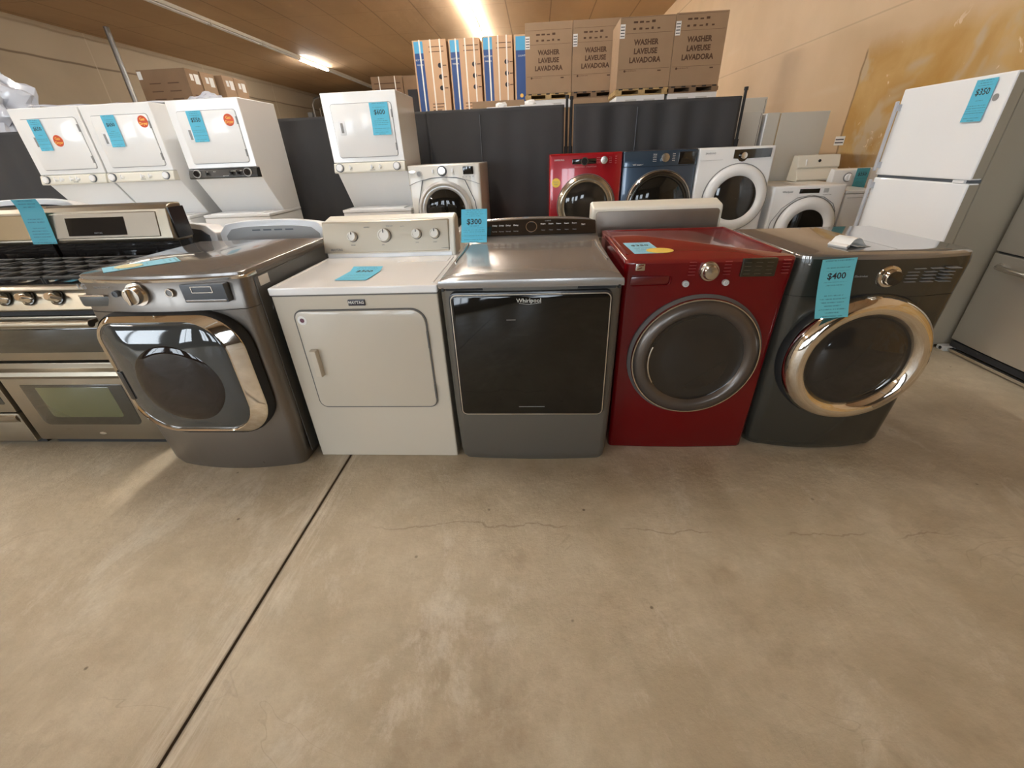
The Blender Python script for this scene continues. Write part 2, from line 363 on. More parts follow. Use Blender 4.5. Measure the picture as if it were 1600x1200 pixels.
def price_tag(loc, rot, w, h, label, price=None, m=None, curl=None, psize=None, py=.17, group=None):
    o = obj('price_tag', sheet(w, h, curl), m or tagM, None, 60, loc, rot); tag(o, label, 'price tag', group)
    if price:
        v = .5 + py; z = (curl(v) if curl else 0) + .0012
        tx = text('price_lettering', price, psize or w * .36, (0, h * py, .0012), ink, o, rot=(0, 0, 0), bold=.0006, extrude=.0003)
        if curl:
            for v_ in tx.data.vertices: v_.co.z += curl(min(1, max(0, .5 + py + v_.co.y / h)))
    return o
FRONT = (PI / 2, 0, 0)
def knob(name, cx, cz, r, y, dep, m, parent, grip=None, base=None, rim=0, n=32):
    prof = [(r * 1.0, y), (r, y - dep * .7), (r * .93, y - dep), (r * .75, y - dep * 1.02), (.0005, y - dep * (1.02 if not rim else .9))]
    k = obj(name, lathe(prof, cx, cz, n, cap1=False), m, parent)
    if base: obj('knob_ring', ring(r * 1.0, r * 1.28, y - dep * .2, y, cx, cz, n), base, k)
    if grip: obj('pointer_grip', panel(cx - r * .16, cx + r * .16, cz - r * .86, cz + r * .86, y - dep * 1.5, y - dep * .9, r * .12), grip, k)
    return k

# ------------------------------------------------------------------ the room
XL, XR, YF, YB, ZC = -13.2, 3.85, -6.5, 31.0, 4.9
g = .005
bm = B(); prof = [(XL - .2, 0), (-1.0 - g, 0), (-1.0 - g * .5, -.03), (-1.0 + g * .5, -.03), (-1.0 + g, 0), (XR + .2, 0), (XR + .2, -.15), (XL - .2, -.15)]
loops(bm, [[(x, y, z) for x, z in prof] for y in (YF - .2, YB + .2)]); struct('floor', bm, floorM)
struct('ceiling', bx(XL - .2, XR + .2, YF - .2, YB + .2, ZC, ZC + .15), ceilM)
struct('wall_right', bx(XR, XR + .2, YF - .2, YB + .2, 0, ZC), rwallM)
struct('wall_left', bx(XL - .2, XL, YF - .2, YB + .2, 0, ZC), lwallM)
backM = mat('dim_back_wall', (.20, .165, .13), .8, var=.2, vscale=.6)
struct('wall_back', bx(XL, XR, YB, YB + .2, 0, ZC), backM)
frontM = mat('dark_front_wall', (.13, .105, .08), .8)
WIN = [(-11.6, -9.2), (-8.4, -6.0), (-4.4, -3.3), (-2.6, -1.5), (-.2, .8)]
bm = B(); xs = [XL] + [x for a in WIN for x in a] + [XR]
for a, b_ in zip(xs[::2], xs[1::2]): box(bm, a, b_, YF - .2, YF, 0, ZC)
for a, b_ in WIN: box(bm, a, b_, YF - .2, YF, 0, .7); box(bm, a, b_, YF - .2, YF, 3.3, ZC)
struct('wall_front', bm, frontM)
for i, (a, b_) in enumerate(WIN):
    w = bpy.data.objects.new('window_%d' % (i + 1), None); COL.objects.link(w); w['kind'] = 'structure'; w.location = ((a + b_) / 2, YF, 2); h = (b_ - a) / 2
    obj('pane', bx(-h, h, -.14, -.12, -1.3, 1.3), dayM, w, 0)
    bm = B(); box(bm, -h, h, -.12, -.02, 1.25, 1.3); box(bm, -h, h, -.12, -.02, -1.3, -1.25); box(bm, -h, -h + .05, -.12, -.02, -1.3, 1.3); box(bm, h - .05, h, -.12, -.02, -1.3, 1.3); box(bm, -.02, .02, -.12, -.03, -1.3, 1.3)
    obj('window_frame', bm, blackm, w, 0)
# fluorescent rows
def strip(x, y, lit, label, ln=2.44, grp='fluorescent strips on the ceiling'):
    t = thing('strip_light', label, 'light', (x, y, ZC - .001), 0, grp)
    obj('housing', prism_xz(ln), fixM, t, 30)
    for s in (-1, 1):
        obj('lamp_holder', bx(-.05, .05, s * (ln / 2 - .03) - .015, s * (ln / 2 - .03) + .015, -.13, -.07), fixM, t, 0)
    for s in ((-.035, .035) if lit != 1 else (0,)):
        obj('tube', tube([(s, -ln / 2 + .04, -.11), (s, ln / 2 - .04, -.11)], .019, 12), tubeM if lit else tubeoff, t)
    return t
def prism_xz(ln):
    prof = [(-.06, 0), (-.06, -.03), (-.035, -.075), (.035, -.075), (.06, -.03), (.06, 0)]
    return loops(B(), [[(x, y, z) for x, z in prof] for y in (-ln / 2, ln / 2)])
# row over the camera
for y, lit in ((-4.3, 0), (-1.85, 0), (.6, 0), (3.05, 2), (5.5, 0), (7.95, 2), (10.4, 0), (12.85, 2), (15.3, 2), (17.75, 2), (20.2, 2), (25.2, 0)):
    strip(-1.83, y, lit, 'bright strip light on the ceiling above the tall striped boxes' if 14 < y < 19 else 'strip light further along the row above the striped boxes', grp='strip lights in the row above the striped boxes')
for y, lit in ((-3, 2), (3, 2), (13.1, 0), (15.55, 0), (18.0, 0), (20.5, 2), (23.0, 0), (25.45, 0), (27.9, 0)):
    strip(-9.0, y, lit, 'lit strip light glaring midway along the left row' if y == 20.5 else 'strip light in the long left row on the ceiling', grp='strip lights in the long left row')
# steel post by the left wall and pipes in the far corner
o = obj('support_post', tube([(-12.08, 14.42, 0), (-12.08, 14.42, ZC)], .07, 14), pipem); tag(o, 'grey steel pipe post rising to the ceiling near the left wall', 'post')
pr = thing('pipe_run', 'bent grey pipes in the far left corner above the black divider', 'pipe', (-12.2, 26.5, 0))
obj('pipe', tube([(0, 0, 0), (0, 0, 4.1), (.15, 0, 4.35), (.5, 0, 4.42), (4, 0, 4.42)], .055, 10), pipem, pr)
obj('pipe', tube([(.35, 0, 0), (.35, 0, 3.9), (.6, 0, 4.05), (4, .5, 4.0)], .045, 10), pipem, pr)
obj('valve_box', bx(-.35, -.1, -.1, .1, 3.5, 3.75), grey, pr, 0)
dk = thing('storage_rack', 'dark shelving rack behind the black divider in the far corner', 'rack', (-10, 28.5, 0))
for x in (-1.6, 1.6): obj('upright', bx(x - .05, x + .05, -.4, .4, 0, 4.2), dgrey, dk, 0)
for z in (1.5, 2.9, 3.7): obj('shelf', bx(-1.6, 1.6, -.4, .4, z, z + .1), dgrey, dk, 0)

# ------------------------------------------------------------------ front row, machine by machine
# --- graphite dryer on the left (base centre x=-1.565, front y=1.60)
t = thing('dryer', 'graphite grey dryer with a big squarish chrome bubble door, left end of the dryers', 'dryer', (-1.56, 1.60, 0))
w = .74
obj('body', cabinet(w, .76, [(0.0, .02, .93), (.05, .005, .965), (.30, .0, 1), (.845, .0, 1), (.846, .006, .996), (.849, .006, .996), (.85, -.0, 1), (.965, .012, 1), (.975, .018, .998)], .05, .035), graphite, t, 50)
obj('side_panel', bx(w / 2 - .001, w / 2 + .004, .07, .74, .05, .962), sidegrey, t, 0, bevel=.003)
obj('top', cabinet(w - .004, .765, [(.972, .018, 1), (.992, .02, 1), (.998, .03, .985)], .045, .035), graphitetop, t, 50)
obj('top_trim', cabinet(w + .002, .10, [(.968, .010, 1), (.978, .008, 1.0), (.982, .016, .995)], .05, .035), satin, t, 50)
k = knob('cycle_knob', -.07, .925, .036, -.03, .035, satin, t, chrome, chrome)
for x, r, m_ in ((-.165, .009, dgrey), (.07, .013, grey)):
    b_ = obj('button', disc(x, .928, r, -.034, -.02), m_, t)
    obj('button_rim', ring(r, r + .004, -.036, -.02, x, .928, 28), satin if x > 0 else dgrey, b_)
d = obj('display', panel(.12, .305, .885, .960, -.030, -.0, .004), dgrey, t)
obj('display_window', frame(.165, .255, .925, .952, -.033, -.028, .003, .003), satin, d)
obj('button_row', panel(.125, .30, .888, .898, -.032, -.025, .002), graphitetop, d)
pr_ = obj('dispenser_recess', panel(-.355, -.225, .872, .918, -.012, .02, .012), sidegrey, t)
obj('pull_lip', tube([(-.35, -.012, .918), (-.23, -.020, .918)], .004, 8), satin, t)
text('maker_lettering', 'LG', .030, (-.31, -.017, .957), greyink, t, bold=.001)
text('model_lettering', 'TRUE STEAM', .012, (-.215, -.026, .955), greyink, t)
# door
D = dict(w=.63, h=.585, r=(.17, .16, .10, .19), cx=.012, cz=.552)
dr = obj('door', shell([(-.006, -.012), (-.006, -.045), (0, -.060)], **D, seg=12, cap1=False), blackm, t)
D2 = dict(w=.540, h=.532, r=(.145, .145, .085, .16), cx=-.014, cz=.555)
def rl_(d, i, y): return [(p[0], y, p[1]) for p in rr(d['w'] - 2 * i, d['h'] - 2 * i, tuple(max(q - i, .002) for q in d['r']), d['cx'], d['cz'], 12)]
obj('chrome_rim', loops(B(), [rl_(D, -.004, -.050), rl_(D, 0, -.058), rl_(D, .006, -.063), rl_(D2, -.008, -.082), rl_(D2, -.003, -.086), rl_(D2, .002, -.082), rl_(D2, .005, -.074)], False, False), chrome, dr, 60)
def bub(s_): return -.076 - .044 * (1 - s_ * s_) ** .75
obj('bubble_glass', shell([(.003, -.074, 1)] + [(.004, bub(s_), s_) for s_ in (1, .985, .96, .92, .86, .78, .68, .55, .4, .22, .05)], **D2, seg=14, cap0=False), tint, dr, 70)
PB = rr(D2['w'] - .008, D2['h'] - .008, tuple(q - .004 for q in D2['r']), 0, 0, 14)
def on_bubble(x, z):
    best = 0
    for (ax, az), (bx_, bz) in zip(PB, PB[1:] + PB[:1]):
        ex, ez = bx_ - ax, bz - az; den = x * ez - z * ex
        if abs(den) < 1e-9: continue
        tt = (ax * ez - az * ex) / den; u = (ax * z - az * x) / den if abs(den) > 1e-9 else -1
        u = ((x * tt - ax) * ex + (z * tt - az) * ez) / max(ex * ex + ez * ez, 1e-12)
        if tt > 0 and -.001 <= u <= 1.001: best = max(best, tt)
    return bub(min(1, 1 / best)) if best else bub(0)
pr0 = []
for r in (.188, .180, .15, .12, .09, .06, .03, .006):
    row = []
    for k in range(56):
        x, z = .018 + r * 1.02 * math.cos(2 * PI * k / 56), -.012 + r * math.sin(2 * PI * k / 56)
        row.append((D2['cx'] + x, on_bubble(x, z) - (.0016 if r < .185 else -.002), D2['cz'] + z))
    pr0.append(row)
obj('inner_porthole', loops(B(), pr0, False, True), mat('brown_black_porthole', (.016, .011, .009), .05, spec=.5), dr, 70)
obj('door_handle', panel(-.278, -.256, .46, .60, -.092, -.07, .010), gloss, dr)
s_ = obj('side_label', bx(w / 2 + .003, w / 2 + .0052, .095, .165, .915, .955), labelm, t, 0)
for yy in (.18, .42, .62): obj('side_emboss', tube([(w / 2 + .004, yy + .05 * math.cos(a * PI / 10), .80 + .05 * math.sin(a * PI / 10)) for a in range(11)], .003, 6), sidegrey, t)
obj('corner_bracket', bx(w / 2 - .004, w / 2 + .010, .72, .745, .80, .95), sidegrey, t, 0, bevel=.003)
price_tag((-1.76, 1.78, .9995), (0, 0, -.75), .13, .27, 'pale blue price tag lying on the graphite dryer top under a yellow card', None, tagpale)
o = obj('warranty_card', loops(B(), [[(.052 * math.cos(a * PI / 16), .044 * math.sin(a * PI / 16), z) for a in range(32)] for z in (.0015, .0030)]), paleyellow, None, 60, (-1.79, 1.745, 1.0), (0, 0, .2)); tag(o, 'pale yellow round card on the price tag of the graphite dryer', 'card')
o = obj('paper_slip', sheet(.02, .17, lambda v: .004 * math.sin(v * PI)), labelm, None, 60, (-1.735, 1.93, .9995), (0, 0, -1.0)); tag(o, 'thin white paper slip lying behind the tag on the graphite dryer', 'paper')

# --- white dryer (centre x=-.79, front y=1.685)
t = thing('dryer', 'white dryer with a beige steel console and four round knobs on it', 'dryer', (-.79, 1.69, 0))
w = .737; h2 = w / 2
obj('body', bx(-h2 + .003, h2 - .003, .004, .66, .0, .868), cream, t, 0, bevel=.006)
obj('top', bx(-h2, h2, -.004, .66, .872, .905), litcreamtop, t, 0, bevel=.006, seg=3)
obj('gap_strip', bx(-h2 + .004, h2 - .004, .003, .64, .866, .874), gap, t, 0)
for sx in (-1, 1): obj('top_ridge', tube([(sx * (h2 - .025), .03, .905), (sx * (h2 - .025), .52, .905)], .004, 8), litcreamtop, t)
dr = obj('door', panel(-.282, .297, .312, .800, -.006, .003, (.035, .06, .035, .035)), cream, t)
obj('door_gap', frame(-.288, .303, .306, .806, -.0025, .004, (.041, .066, .041, .041), .0065), gap, t)
hd = obj('door_handle', shell([(0, -.004), (.0, -.026), (.004, -.032)], .034, .135, .004, -.235, .555), cream, dr)
obj('sticker', disc(-.252, .760, .021, -.0072, -.005, 32, 0), labelm, dr); obj('sticker_emblem', disc(-.252, .760, .010, -.0078, -.007, 24, 0), mat('plum_print', (.16, .06, .09), .6), dr)
obj('hinge', bx(.296, .303, -.008, .0, .62, .70), gap, dr, 0); obj('hinge', bx(.296, .303, -.008, .0, .36, .43), gap, dr, 0)
bd = obj('badge', panel(-.028, .046, .822, .848, -.004, .004, .002), mat('dark_badge', (.03, .025, .04), .3, coat=.5), t)
text('maker_lettering', 'MAYTAG', .017, (.009, -.0045, .836), paleink, bd, bold=.0003)
# console
cx0, cx1 = -h2 - .01, h2 - .02
def lean(z): return .585 + (z - .905) * .30
cs = obj('console', prism_x([(lean(.90), .90), (lean(.925) - .01, .92), (lean(.94) - .015, .935), (lean(1.075) - .01, 1.075), (lean(1.09), 1.09), (.71, 1.105), (.74, 1.08), (.74, .90)], cx0 + .015, cx1 - .0), consolecream, t, 30, bevel=.010, seg=3)
pl = obj('console_plate', prism_x([(lean(.937) - .022, .930), (lean(1.078) - .016, 1.084), (lean(1.078) + .0, 1.084), (lean(.937) - .0, .930)], cx0 + .005, cx1 - .03), mat('champagne_steel', (.58, .53, .43), .34, metal=.8, brushed=(3, 3, 200)), t, 30, bevel=.006)
obj('console_foot', prism_x([(lean(.9) - .008, .90), (lean(.925) - .012, .925), (lean(.925) + .03, .925), (lean(.9) + .03, .90)], cx0 + .02, cx1 - .02), coolwhite, t, 30, bevel=.003)
ang = math.atan(.30)
def cknob(x, z, r):
    g_ = obj('control_knob', lathe([(r, 0), (r, -.020), (r * .9, -.026), (r * .74, -.026), (r * .70, -.022), (.0005, -.022)], n=32), mat('bright_satin_knob', (.78, .75, .68), .35, metal=.6), t, 40, (x, lean(z) - .02, z), (-ang, 0, 0))
    obj('pointer_mark', bx(-.0015, .0015, -.0265, -.021, r * .35, r * .92), ink, g_, 0)
    obj('knob_ring', ring(r, r + .003, -.004, .003, n=32), gap, g_)
for x, z, r in ((-.205, 1.010, .024), (-.03, 1.012, .033), (.145, 1.015, .024), (.243, 1.015, .024)): cknob(x, z, r)
tr = (PI / 2 - ang, 0, 0)
text('maker_lettering', 'MAYTAG', .016, (-.30, lean(.948) - .0235, .948), greyink, t, tr, bold=.0003)
for x, z, s_ in ((-.125, 1.055, 'WRINKLE'), (.0, 1.058, 'TIMED DRY'), (.07, 1.055, 'AUTO'), (-.04, .968, 'DRY'), (.145, .975, 'TEMP'), (.243, .975, 'START'), (-.205, .970, 'SIGNAL'), (.30, .945, 'COMMERCIAL')):
    text('dial_lettering', s_, .0075, (x, lean(z) - .0235, z), greyink, t, tr)
obj('lint_lid', bx(.07, .33, .44, .53, .9052, .9085), litcreamtop, t, 0, bevel=.002)
price_tag((-.825, 1.885, .9075), (0, 0, -.06), .148, .20, 'bright blue price tag lying flat on the white dryer top', '$300', tagM, lambda v: .012 * max(0, v - .8) * 5, .04, .25)

# --- silver grey dryer, black glass door (x -.41..+.335)
t = thing('dryer', 'silver grey dryer with a wide black glass door, middle of the front row', 'dryer', (-.034, 1.655, 0))
w = .745; h2 = w / 2
obj('body', cabinet(w, .70, [(.0, .03, .94), (.02, .018, .96), (.06, .012, .975), (.3, .008, .99), (.9, .004, 1.0), (.912, .004, 1.0)], .035, .012), cabrio, t, 50)
# top shell rising towards the console
bm = B(); rings = []
for y, z, e in ((-.012, .905, .0), (-.016, .916, .0), (-.012, .932, .002), (.0, .942, .006), (.05, .949, .012), (.2, .957, .02), (.45, .972, .028), (.58, .992, .032), (.60, 1.0, .033), (.645, 1.045, .036), (.66, 1.060, .038), (.69, 1.062, .04), (.70, 1.05, .04)):
    r_ = []
    for k in range(17):
        tt = k / 16 * 2 - 1; zz = z - .012 * max(0, abs(tt) - .86) / .14 * (1 if y > -.005 else .2) + (.014 * (1 - tt * tt) if y > .62 else 0)
        r_.append((tt * (h2 - e), y, zz))
    rings.append(r_)
Rv = [[bm.verts.new(p) for p in r_] for r_ in rings]
for a, b_ in zip(Rv, Rv[1:]):
    for i in range(16): bm.faces.new((a[i], a[i + 1], b_[i + 1], b_[i]))
low = [[bm.verts.new((r_[i][0], r_[i][1], .90)) for r_ in rings] for i in (0, 16)]
for L_, i in ((low[0], 0), (low[1], 16)):
    for j in range(len(rings) - 1): bm.faces.new((L_[j], L_[j + 1], Rv[j + 1][i], Rv[j][i]))
bm.faces.new([low[0][0]] + Rv[0] + [low[1][0]]); bm.faces.new([low[0][-1]] + Rv[-1] + [low[1][-1]])
obj('top', bm, mat('silver_top_paint', (.33, .315, .30), .24, metal=.55, coat=.3, bump=.03, bscale=500), t, 35)
bm = B(); rings = []
for y, z in ((.590, .999), (.585, 1.004), (.632, 1.056), (.642, 1.058)):
    rings.append([(tt * (h2 - .045), y + 0 * tt, z + (.014 * (1 - tt * tt) if z > 1.02 else .0)) for tt in [k / 10 * 2 - 1 for k in range(11)]])
loops(bm, rings + [rings[0]], False, False, False)
cp = obj('control_panel', bm, gloss, t, 40)
slope = math.atan2(.047, .052)
def onpanel(x, v): return (x, .585 + .047 * v - .0012, 1.004 + .058 * v + .006 * v)
tr = (PI / 2 - slope + .12, 0, 0)
obj('dial_ring', ring(.026, .029, -.002, .004, 0, 0, 36), satin, cp, 40, onpanel(.0, .52), (-slope + .12, 0, 0))
for x in (-.19, -.155, -.12, -.08): text('panel_lettering', 'Delay', .011, onpanel(x, .66), paleink, cp, tr); text('panel_lettering', 'Normal', .008, onpanel(x, .25), greyink, cp, tr)
for x in (.06, .10, .14, .18, .22): text('panel_lettering', 'Steam', .010, onpanel(x, .70), paleink, cp, tr); text('panel_lettering', 'Heavy', .008, onpanel(x, .28), greyink, cp, tr)
text('panel_lettering', 'CABRIO', .009, onpanel(.085, .9), greyink, cp, tr)
text('panel_lettering', 'Start', .010, onpanel(.265, .6), paleink, cp, tr)
for sx in (-1, 1): obj('top_crease', tube([(sx * (h2 - .035), .22, .953), (sx * (h2 - .05), .40, .967), (sx * (h2 - .055), .52, .982)], .003, 8), satin, t)
obj('shadow_slot', prism_x([(-.004, .888), (-.004, .904), (.03, .904), (.03, .888)], -h2 + .03, h2 - .03), blackm, t, 0)
dr = obj('door', panel(-.332, .330, .300, .886, -.026, .01, .028), black, t, bevel=0)
obj('door_glass', panel(-.322, .320, .308, .872, -.0295, -.02, .022), glass, dr)
obj('door_trim', frame(-.326, .324, .303, .878, -.0300, -.024, .025, .004), satin, dr)
obj('hinge_block', bx(-h2 + .012, -h2 + .022, -.012, .01, .888, .905), black, t, 0); obj('hinge_block', bx(h2 - .022, h2 - .012, -.012, .01, .888, .905), black, t, 0)
lg = text('maker_lettering', 'Whirlpool', .024, (-.005, -.0300, .850), paleink, dr)
obj('logo_swoosh', tube([(-.045 + .09 * k / 10, -.030, .834 + .012 * abs(k / 10 - .45)) for k in range(11)], .0005, 6), paleink, dr)
obj('inner_line', panel(-.10, -.06, .768, .770, -.0300, -.029, .0005), greyink, dr); obj('inner_line', panel(-.06, .06, .345, .3462, -.0300, -.029, .0005), greyink, dr)
price_tag((-.322, 2.205, 1.058), (PI / 2 - .42, 0, -.05), .132, .165, 'blue price tag standing against the left end of the silver dryer console', '$300', tagM, lambda v: .015 * max(0, .35 - v), .038, .12)

# --- red dryer (x .365..1.04)
t = thing('dryer', 'glossy red dryer with a round smoked door in the front row', 'dryer', (.700, 1.775, 0))
w = .682; h2 = w / 2
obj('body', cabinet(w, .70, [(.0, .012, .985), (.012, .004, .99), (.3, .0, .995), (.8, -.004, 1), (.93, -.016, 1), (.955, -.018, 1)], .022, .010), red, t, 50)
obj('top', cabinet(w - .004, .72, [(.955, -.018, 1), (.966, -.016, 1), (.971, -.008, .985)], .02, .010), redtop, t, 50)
for sx in (-1, 1): obj('top_ridge', bx(sx * (h2 - .022) - .006, sx * (h2 - .022) + .006, .08, .70, .968, .976), redtop, t, 0, bevel=.003)
obj('top_ridge', bx(-h2 + .02, h2 - .02, .69, .71, .968, .976), redtop, t, 0, bevel=.003)
k = obj('cycle_knob', lathe([(.040, -.022), (.040, -.040), (.036, -.046), (.031, -.046), (.029, -.058), (.025, -.064), (.0005, -.066)], -.005, .921, 40), satin, t)
for x, z in ((-.088, .870), (.073, .872)):
    b_ = obj('button', disc(x, z, .013, -.034, -.015), lgrey, t); obj('button_symbol', ring(.004, .0055, -.0348, -.034, x, z, 16), greyink, b_)
d = obj('display', panel(.122, .258, .895, .968, -.033, -.01, .004), mat('dark_bronze_display', (.022, .018, .010), .25, coat=.4), t)
for q in range(4):
    for c_ in range(3): obj('display_mark', panel(.132 + c_ * .043, .158 + c_ * .043, .906 + q * .015, .9085 + q * .015, -.0338, -.033, .0008), mat('dim_display_print', (.10, .08, .05), .5), d)
for q in range(5):
    for x in (-.085, .055, .285): obj('panel_mark', panel(x, x + .028, .905 + q * .013, .9072 + q * .013, -.0300, -.02, .0008), mat('faint_red_print', (.33, .05, .05), .5), t)
rc = obj('dispenser_recess', panel(-.315, -.155, .866, .904, -.0225, .0, .010), mat('deep_red_shadow', (.11, .002, .004), .3, coat=.5), t)
obj('recess_lip', tube([(-.31, -.023, .864), (-.165, -.026, .864), (-.152, -.026, .874), (-.152, -.025, .90)], .0035, 8), red, t)
bd = obj('badge', panel(-.300, -.262, .928, .957, -.0275, -.01, .003), satin, t)
obj('badge_mark', tube([(-.268, -.0285, .951), (-.288, -.0285, .948), (-.274, -.0285, .940), (-.292, -.0285, .934)], .0018, 6), red, bd)
cz = .527; cx = .003; R = .283
dr = obj('door', lathe([(R + .012, .0), (R + .012, -.018), (R, -.030)], cx, cz, 96), gap, t)
obj('outer_rim', lathe([(R, -.026), (R, -.038), (R - .003, -.044), (R - .008, -.044), (R - .010, -.038)], cx, cz, 96), satin, dr)
obj('door_ring', lathe([(R - .008, -.036), (R - .014, -.050), (R - .045, -.060), (R - .060, -.056), (R - .072, -.040)], cx, cz, 96), darkchrome, dr, 60)
obj('door_glass', lathe([(R - .070, -.040), (R - .074, -.036), (R * .5, -.050), (.001, -.055)], cx, cz, 96), glass2, dr, 60)
obj('door_handle', tube([(cx + (R - .072) * math.cos(a), -.060, cz + (R - .072) * math.sin(a)) for a in [math.radians(160 + 50 * i / 12) for i in range(13)]], .004, 8), satin, dr)
price_tag((1.175 - .70, 1.99, .972), (0, 0, .03), .125, .245, 'pale blue price tag lying on the red dryer top', '$350', tagpale, None, .04, .2)
o = obj('warranty_card', loops(B(), [[(.058 * math.cos(a * PI / 16), .05 * math.sin(a * PI / 16), z) for a in range(32)] for z in (.0015, .003)]), yellow, None, 60, (.535, 1.915, .972)); tag(o, 'orange yellow round card on the tag on the red dryer', 'card')

# --- dark titanium dryer, chrome ring door (x 1.05..1.74)
t = thing('dryer', 'dark titanium dryer with a wide shiny chrome ring door, right end of the dryers', 'dryer', (1.392, 1.775, 0))
w = .69; h2 = w / 2
obj('body', cabinet(w, .62, [(.0, .035, .90), (.012, .022, .93), (.05, .010, .955), (.25, .0, .975), (.8, -.012, 1), (.801, -.009, .998), (.805, -.009, .998), (.806, -.012, 1), (.93, -.020, 1), (.955, -.016, .998)], .07, .035, 8), titan, t, 50)
obj('top', cabinet(w - .004, .62, [(.955, -.014, 1), (.966, -.012, .998), (.973, .0, .98)], .065, .033, 8), titantop, t, 50)
obj('top_groove', tube([(-.14, .02, .9735), (.25, .02, .9735)], .003, 8), titantop, t)
kk = obj('cycle_knob', lathe([(.046, -.040), (.046, -.052), (.041, -.060), (.033, -.062), (.031, -.082), (.028, -.085)], -.005, .890, 40), chrome, t)
obj('knob_face', lathe([(.028, -.0850), (.0005, -.087)], -.005, .890, 40, cap1=False), gloss, kk)
for q, (x0_, x1_) in enumerate(((.06, .24), (.06, .22), (.06, .25), (.06, .20), (.08, .26))):
    for c_ in range(3):
        x_ = x0_ + c_ * .065; obj('panel_mark', panel(x_, x_ + .045, .865 + q * .013, .8672 + q * .013, -.056 + .0, -.03, .0008), greyink, t)
text('maker_lettering', 'Electrolux', .012, (-.11, -.0535, .893), greyink, t)
obj('small_light', disc(-.30, .935, .003, -.020, .0, 12), lgrey, t)
R = .292; cx = -.015; cz = .525
dr = obj('door', lathe([(R + .006, .0), (R + .008, -.040), (R, -.052)], cx, cz, 96), blackm, t)
obj('chrome_ring', lathe([(R, -.044), (R + .002, -.062), (R - .006, -.084), (R - .022, -.102), (R - .042, -.110), (R - .062, -.106), (R - .078, -.092), (R - .086, -.074)], cx, cz, 96), chrome, dr, 70)
obj('door_glass', lathe([(R - .084, -.078), (R - .088, -.076), (.175, -.092), (.13, -.105), (.08, -.114), (.03, -.118), (.001, -.118)], cx, cz, 96), glass2, dr, 70)
a0 = math.radians(-52)
obj('door_latch', tube([(cx + (R - .05) * math.cos(a), -.108, cz + (R - .05) * math.sin(a)) for a in [math.radians(-60 + 30 * i / 10) for i in range(11)]], .008, 8), satin, dr)
price_tag((1.165, 1.775 - .096, .858), (PI / 2 - .20, -.05, 0), .126, .228, 'teal blue price tag reading $400 hanging on the titanium dryer front', '$400', papermat('teal_blue_price_paper', (.13, .50, .57), 17, 2), lambda v: .008 * (v - .5) ** 2 * 4, .034, .21)
rl = thing('receipt', 'curled white paper receipt lying on the titanium dryer top', 'paper', (1.315, 1.90, .974), .35)
pts = [(-.055 + .0, .0), (-.045, .018), (-.03, .034), (-.008, .040), (.01, .034), (.03, .016), (.05, .002), (.075, .0)]
obj('paper_curl', loops(B(), [[(x, y_, z) for x, z in pts] + [(x, y_, z + .0012) for x, z in pts[::-1]] for y_ in (-.04, .045)]), labelm, rl, 60)
pts = [(-.055, 0), (-.062, .008), (-.052, .016), (-.03, .012), (.0, .003), (.06, .0)]
obj('paper_curl', loops(B(), [[(x, y_, z) for x, z in pts] + [(x, y_, z + .0012) for x, z in pts[::-1]] for y_ in (-.04, .045)]), labelm, rl, 60)

# ------------------------------------------------------------------ ranges on the left
def range_body(t, w, double):
    h2 = w / 2
    obj('body', bx(-h2, h2, .03, .62, .03, .90), black, t, 0, bevel=.004)
    cp = obj('control_panel', prism_x([(-.02, .80), (-.03, .81), (.01, .895), (.05, .905), (.05, .80)], -h2, h2), steel, t, 40, bevel=.004)
    for i, x in enumerate((-.31, -.205, 0 - .045 * 0, .205, .31) if not double else (-.30, -.185, -.065, .055, .20)):
        kb = obj('burner_knob', lathe([(.027, 0), (.026, -.012), (.020, -.018), (.018, -.040), (.015, -.044), (.0005, -.044)], n=28), chrome, t, 50, (x, -.010, .862), (-.45, 0, 0))
        obj('knob_base', ring(.024, .034, -.004, .006, n=28), gloss, kb)
    obj('cooktop', bx(-h2, h2, .0, .62, .895, .915), gloss, t, 0, bevel=.006)
    obj('cooktop_trim', prism_x([(-.02, .895), (-.025, .905), (-.01, .916), (.02, .918), (.02, .90)], -h2, h2), steel, t, 40, bevel=.003)
    for cx_ in (-.25, 0, .25):
        for cy_ in (.17, .45):
            if cx_ == 0 and cy_ == .17: continue
            b_ = obj('burner', loops(B(), [[(cx_ + r * math.cos(a * PI / 12), cy_ + r * math.sin(a * PI / 12), z) for a in range(24)] for r, z in ((.05, .915), (.05, .925), (.04, .934), (.002, .936))], False, False), iron, t)
        bm = B(); x0, x1 = cx_ - .118, cx_ + .118; zt = .944
        for y in (.04, .15, .26, .37, .48): tube([(x0, y, zt), (x1, y, zt)], .008, 6, bm)
        for x in (x0, cx_, x1): tube([(x, .04, zt), (x, .48, zt)], .008, 6, bm)
        for x in (x0, x1):
            for y in (.04, .26, .48): tube([(x, y, .915), (x, y, zt)], .007, 6, bm)
        obj('grate', bm, iron, t)
